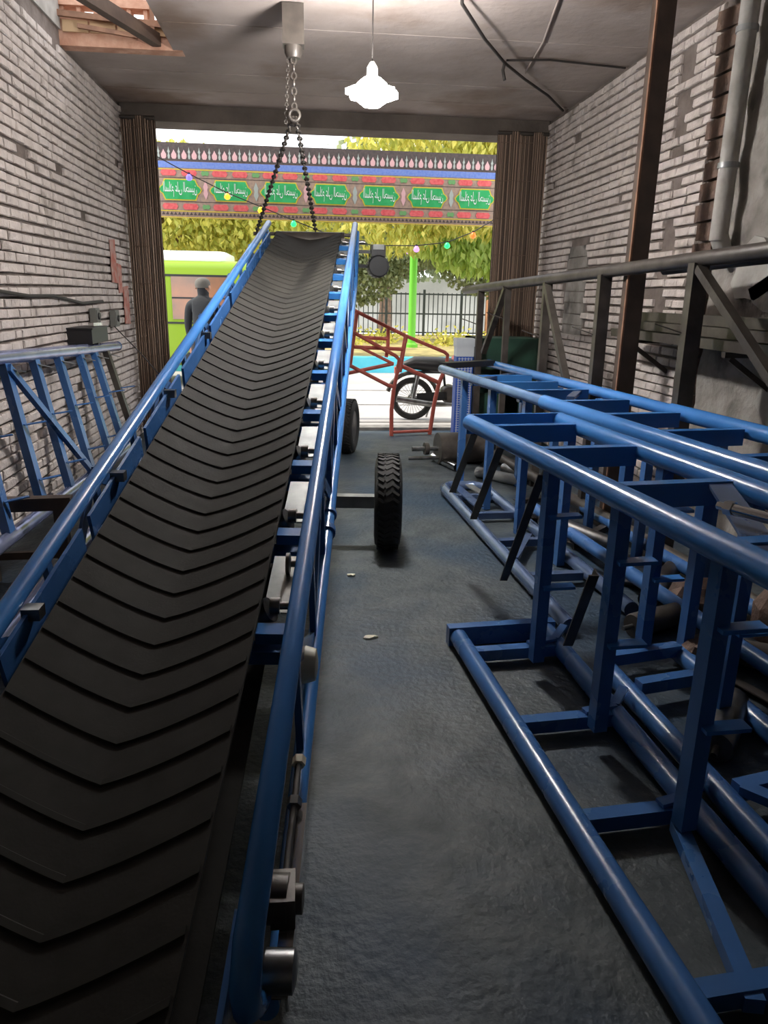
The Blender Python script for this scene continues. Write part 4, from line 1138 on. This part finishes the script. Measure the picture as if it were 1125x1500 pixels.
rt('lower_rail', [(.47, 8.33, .79), (.90, 8.32, .575), (.965, 8.32, .56)])
rt('brace', [(.44, 8.36, .70), (.96, 8.34, .815)])
rt('brace', [(.58, 8.36, .99), (.96, 8.34, .81)], .014)
rt('lower_rail', [(1.02, 8.40, .80), (1.25, 8.42, .70), (1.49, 8.42, .60)], .02)
rt('foot_tube', [(.955, 8.32, .04), (1.41, 8.42, .04)], .014)

# evaporative cooler and green cabinet by the right curtain
cl = thing('air_cooler', 'white and blue lattice evaporative cooler standing beside the green cabinet', 'cooler', loc=(1.61, 7.62, 0))
MB().bbox(-.09, .085, -.05, .10, .06, .96).build('casing', COOLBLUE, cl)
MB().bbox(-.092, .087, -.055, .10, .96, 1.06).build('upper_band', COOLWHITE, cl)
MB().bbox(-.10, .095, -.06, .11, 1.06, 1.14).build('top_cover', COOLWHITE, cl)
MB().bbox(-.075, .07, -.06, -.05, .12, .95).build('louvre_backing', COOLBLUE, cl)
for k in range(5):
    x = -.066 + k * .032
    MB().bbox(x - .003, x + .003, -.068, -.058, .12, .95).build('lattice_bar', COOLWHITE, cl)
for k in range(34):
    z = .13 + k * .0245
    MB().bbox(-.075, .07, -.066, -.058, z - .002, z + .002).build('lattice_slat', COOLWHITE, cl)
for k in range(7): MB().bbox(-.08 + k * .024, -.068 + k * .024, -.064, -.055, 1.075, 1.13).build('vent_rib', COOLWHITE, cl)
for sx in (-.06, .055):
    for yy in (-.01, .06): MB().lathe((sx, yy, .03), (1, 0, 0), [(-.015, 0), (-.015, .03), (.015, .03), (.015, 0)], 14).build('castor', BLACK, cl)
gc = thing('green_cabinet', 'dark green metal cabinet with open front behind the dark truss', 'cabinet', loc=(2.08, 7.75, 0))
m = MB(); m.bbox(-.36, -.32, -.05, .4, .0, 1.14); m.bbox(.32, .36, -.05, .4, 0, 1.14); m.bbox(-.36, .36, -.05, .4, 1.10, 1.14); m.bbox(-.36, .36, .37, .4, 0, 1.14); m.bbox(-.36, .36, -.05, .4, .04, .09)
m.build('carcass', GREENCAB, gc)
MB().bbox(-.32, .32, -.045, -.02, .82, 1.10).build('upper_panel', GREENCAB, gc)
MB().bbox(.16, .32, -.045, -.02, .09, .82).build('side_panel', GREENCAB, gc)
MB().bbox(-.32, -.02, -.045, -.02, .09, .55).build('lower_door', GREENCAB, gc)
MB().bbox(-.32, .32, 0, .36, .55, .57).build('shelf', GREENCAB, gc)
MB().bbox(-.04, -.01, -.06, -.04, .09, 1.10).build('centre_strip', ZINC, gc)

# ================================================================= OUTSIDE: POLE, FENCE, TREES
pole = thing('lime_street_pole', 'thin lime green street pole with lamp cluster beyond the kerb', 'pole', loc=(2.77, 20.0, .22))
MB().tube([(0, 0, 0), (0, 0, 2.35)], .10, 14).build('shaft', LIMEPOLE, pole)
MB().lathe((0, 0, 0), (0, 0, 1), [(0, .17), (.08, .17), (.12, .1)], 16).build('base', LIMEPOLE, pole)
for k in range(5):
    a = 2 * pi * k / 5
    MB().tube([(0, 0, 2.3), (.14 * cos(a), .14 * sin(a), 2.42), (.2 * cos(a), .2 * sin(a), 2.38)], .03, 8).build('lamp_petal', mat('violet_lamp', (.55, .3, .9), .4, emit=(.55, .25, 1), estr=1.5) if k == 0 else MATS['violet_lamp'], pole)
fe = thing('iron_fence', 'dark iron bar fence between pillars beyond the verge', 'fence', loc=(4.0, 26.0, .2))
for k in range(-40, 45):
    MB().bbox(k * .16 - .014, k * .16 + .014, -.014, .014, 0, 1.45).build('fence_bar', FENCEM, fe)
for z in (.12, .75, 1.4): MB().bbox(-6.5, 7.1, -.02, .02, z - .025, z + .025).build('fence_rail', FENCEM, fe)
for k in range(-5, 6): MB().bbox(k * 1.3 - .04, k * 1.3 + .04, -.04, .04, 0, 1.55).build('fence_post', FENCEM, fe)
for (x, w, lb) in ((6.4, .5, 'brick pillar at right end of iron fence'), (-1.2, .7, 'brick pillar behind the red cart frame at fence')):
    pt = thing('brick_pillar', lb, 'pillar', 'pillars of the fence', loc=(x, 25.8, .2))
    MB().bbox(-w / 2, w / 2, -.2, .2, 0, 1.5).build('shaft', FARBRICK, pt)
    MB().bbox(-w / 2 - .06, w / 2 + .06, -.26, .26, 1.5, 1.6).build('cap', FARWALL, pt)

def tree(name, label, loc, trunk_h, tr_r, blobs, mt, leaf=(.20, .07), droop=.5):
    blobs = [(c, r, int(n * 1.8)) for c, r, n in blobs]; leaf = (leaf[0] * .72, leaf[1] * .72)
    t = thing(name, label, 'tree', 'street trees', loc=loc)
    MB().tube([(0, 0, 0), (.05, .02, trunk_h * .5), (-.03, .05, trunk_h), (.05, 0, trunk_h * 1.4)], [tr_r * 1.25, tr_r, tr_r * .8, tr_r * .4], 12).build('trunk', BARK, t)
    for (c, r, n) in blobs:
        MB().tube([(-.02, .04, trunk_h * .9), lerp((0, 0, trunk_h), c, .5) + V((0, 0, .15)), c], [tr_r * .45, tr_r * .3, tr_r * .1], 7).build('branch', BARK, t)
    m = MB()
    for (c, r, n) in blobs:
        for i in range(n):
            while True:
                p = V((random.uniform(-1, 1), random.uniform(-1, 1), random.uniform(-1, 1)))
                if .05 < p.length < 1: break
            p = V(c) + V((p.x * r[0], p.y * r[1], p.z * r[2]))
            d = V((random.uniform(-1, 1), random.uniform(-1, 1), random.uniform(-1.2, .4) - droop)).normalized()
            sd = d.cross(V((random.uniform(-1, 1), random.uniform(-1, 1), random.uniform(-1, 1)))).normalized()
            L = leaf[0] * random.uniform(.7, 1.3); w = leaf[1] * random.uniform(.7, 1.3)
            nn = d.cross(sd) * L * .08
            m.add([p, p + d * L * .45 + sd * w + nn, p + d * L, p + d * L * .45 - sd * w + nn], [(0, 1, 2, 3)])
    m.build('foliage', mt, t, kind='stuff')
    return t
tree('leafy_tree', 'tall leafy tree with sunlit yellow-green crown above the banner at right', (6.4, 17.2, .2), 2.6, .2,
     [((-3.4, -.6, 4.6), (2.2, 1.5, 1.3), 2600), ((-1.2, 0, 4.9), (2.2, 1.5, 1.5), 2600), ((-2.6, -.5, 3.4), (2.6, 1.2, .8), 1700), ((-4.6, -.3, 3.0), (1.4, 1.1, .8), 900)], LEAFA, (.26, .06), 1.0)
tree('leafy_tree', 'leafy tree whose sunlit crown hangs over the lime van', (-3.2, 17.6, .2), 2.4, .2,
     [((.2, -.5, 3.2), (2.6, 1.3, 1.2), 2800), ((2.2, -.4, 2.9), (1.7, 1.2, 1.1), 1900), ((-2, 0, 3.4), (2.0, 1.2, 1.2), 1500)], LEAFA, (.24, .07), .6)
tree('leafy_tree', 'drooping light-green tree beside the lime street pole', (5.5, 18.6, .2), 2.3, .10,
     [((-1.5, -.4, 2.6), (1.3, .8, .7), 800), ((-.3, -.3, 2.4), (1.2, .8, .8), 800), ((-2.4, -.3, 2.8), (1.1, .7, .5), 500)], LEAFC, (.34, .08), 1.3)
tree('leafy_tree', 'shade-toned green tree behind the conveyor motor', (1.2, 23.4, .2), 1.7, .16,
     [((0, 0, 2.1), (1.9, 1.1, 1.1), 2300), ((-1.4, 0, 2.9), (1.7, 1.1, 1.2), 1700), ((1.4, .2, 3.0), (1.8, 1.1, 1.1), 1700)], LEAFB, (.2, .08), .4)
tree('leafy_tree', 'shade-toned green tree at the right in front of the iron fence', (5.9, 23.6, .2), 1.6, .18,
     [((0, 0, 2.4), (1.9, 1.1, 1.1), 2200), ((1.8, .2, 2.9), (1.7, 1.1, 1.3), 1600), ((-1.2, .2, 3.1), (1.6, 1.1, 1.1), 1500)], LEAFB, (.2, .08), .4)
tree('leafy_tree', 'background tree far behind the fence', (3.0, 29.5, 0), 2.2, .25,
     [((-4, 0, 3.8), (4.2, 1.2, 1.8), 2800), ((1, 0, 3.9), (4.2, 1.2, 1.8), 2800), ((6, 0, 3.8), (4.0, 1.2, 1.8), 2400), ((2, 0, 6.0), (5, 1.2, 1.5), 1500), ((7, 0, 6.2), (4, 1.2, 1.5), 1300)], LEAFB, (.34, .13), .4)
tree('leafy_tree', 'background tree far behind the lime van', (-7.0, 27.5, 0), 2.2, .25,
     [((-1, 0, 3.2), (4.0, 1.2, 1.7), 2400), ((4, 0, 3.0), (3.6, 1.2, 1.5), 2200)], LEAFA, (.34, .13), .4)
# low shrubs on the verge
for i, (x, y) in enumerate(((.6, 20.5), (3.9, 20.8), (5.4, 20.2), (2.1, 21.6))):
    lbs = ['low dry shrub on verge behind the red cart', 'low dry shrub on verge right of lime pole', 'low dry shrub on verge behind the cooler', 'low dry shrub on verge at foot of lime pole']
    t = thing('verge_shrub', lbs[i], 'shrub', 'shrubs on the verge', loc=(x, y, .2))
    m = MB()
    for k in range(260):
        p = V((random.gauss(0, .45), random.gauss(0, .3), abs(random.gauss(0, .16))))
        d = V((random.uniform(-1, 1), random.uniform(-1, 1), random.uniform(0, 1))).normalized(); sd = d.cross(V((0, 1, .3))).normalized()
        m.add([p, p + d * .07 + sd * .03, p + d * .15, p + d * .07 - sd * .03], [(0, 1, 2, 3)])
    m.build('foliage', LEAFA, t, kind='stuff')
    m = MB()
    for k in range(7): m.tube([(0, 0, 0), (random.uniform(-.4, .4), random.uniform(-.25, .25), .25)], .012, 5)
    m.build('stems', BARK, t)
# small litter on the workshop floor
for i, (x, y, s, lb) in enumerate(((.24, 3.95, .03, 'white paper scrap on floor right of the conveyor truss'), (.28, 3.15, .035, 'pale wood chip on floor beside the conveyor lower rail'), (.33, .98, .05, 'pale crumpled scrap on floor at the bottom of view'))):
    m = MB(); n = 7
    top = [(s * cos(2 * pi * k / n) * random.uniform(.5, 1.1), s * .6 * sin(2 * pi * k / n) * random.uniform(.5, 1.1), random.uniform(.006, .014)) for k in range(n)]
    bot = [(px, py, .0) for px, py, pz in top]
    m.add(top + bot, [tuple(range(n)), tuple(range(2 * n - 1, n - 1, -1))] + [(k, k + n, (k + 1) % n + n, (k + 1) % n) for k in range(n)])
    o = m.build('litter_scrap', CREAM, loc=(x, y, 0)); tag(o, lb, 'litter', 'litter on the floor')
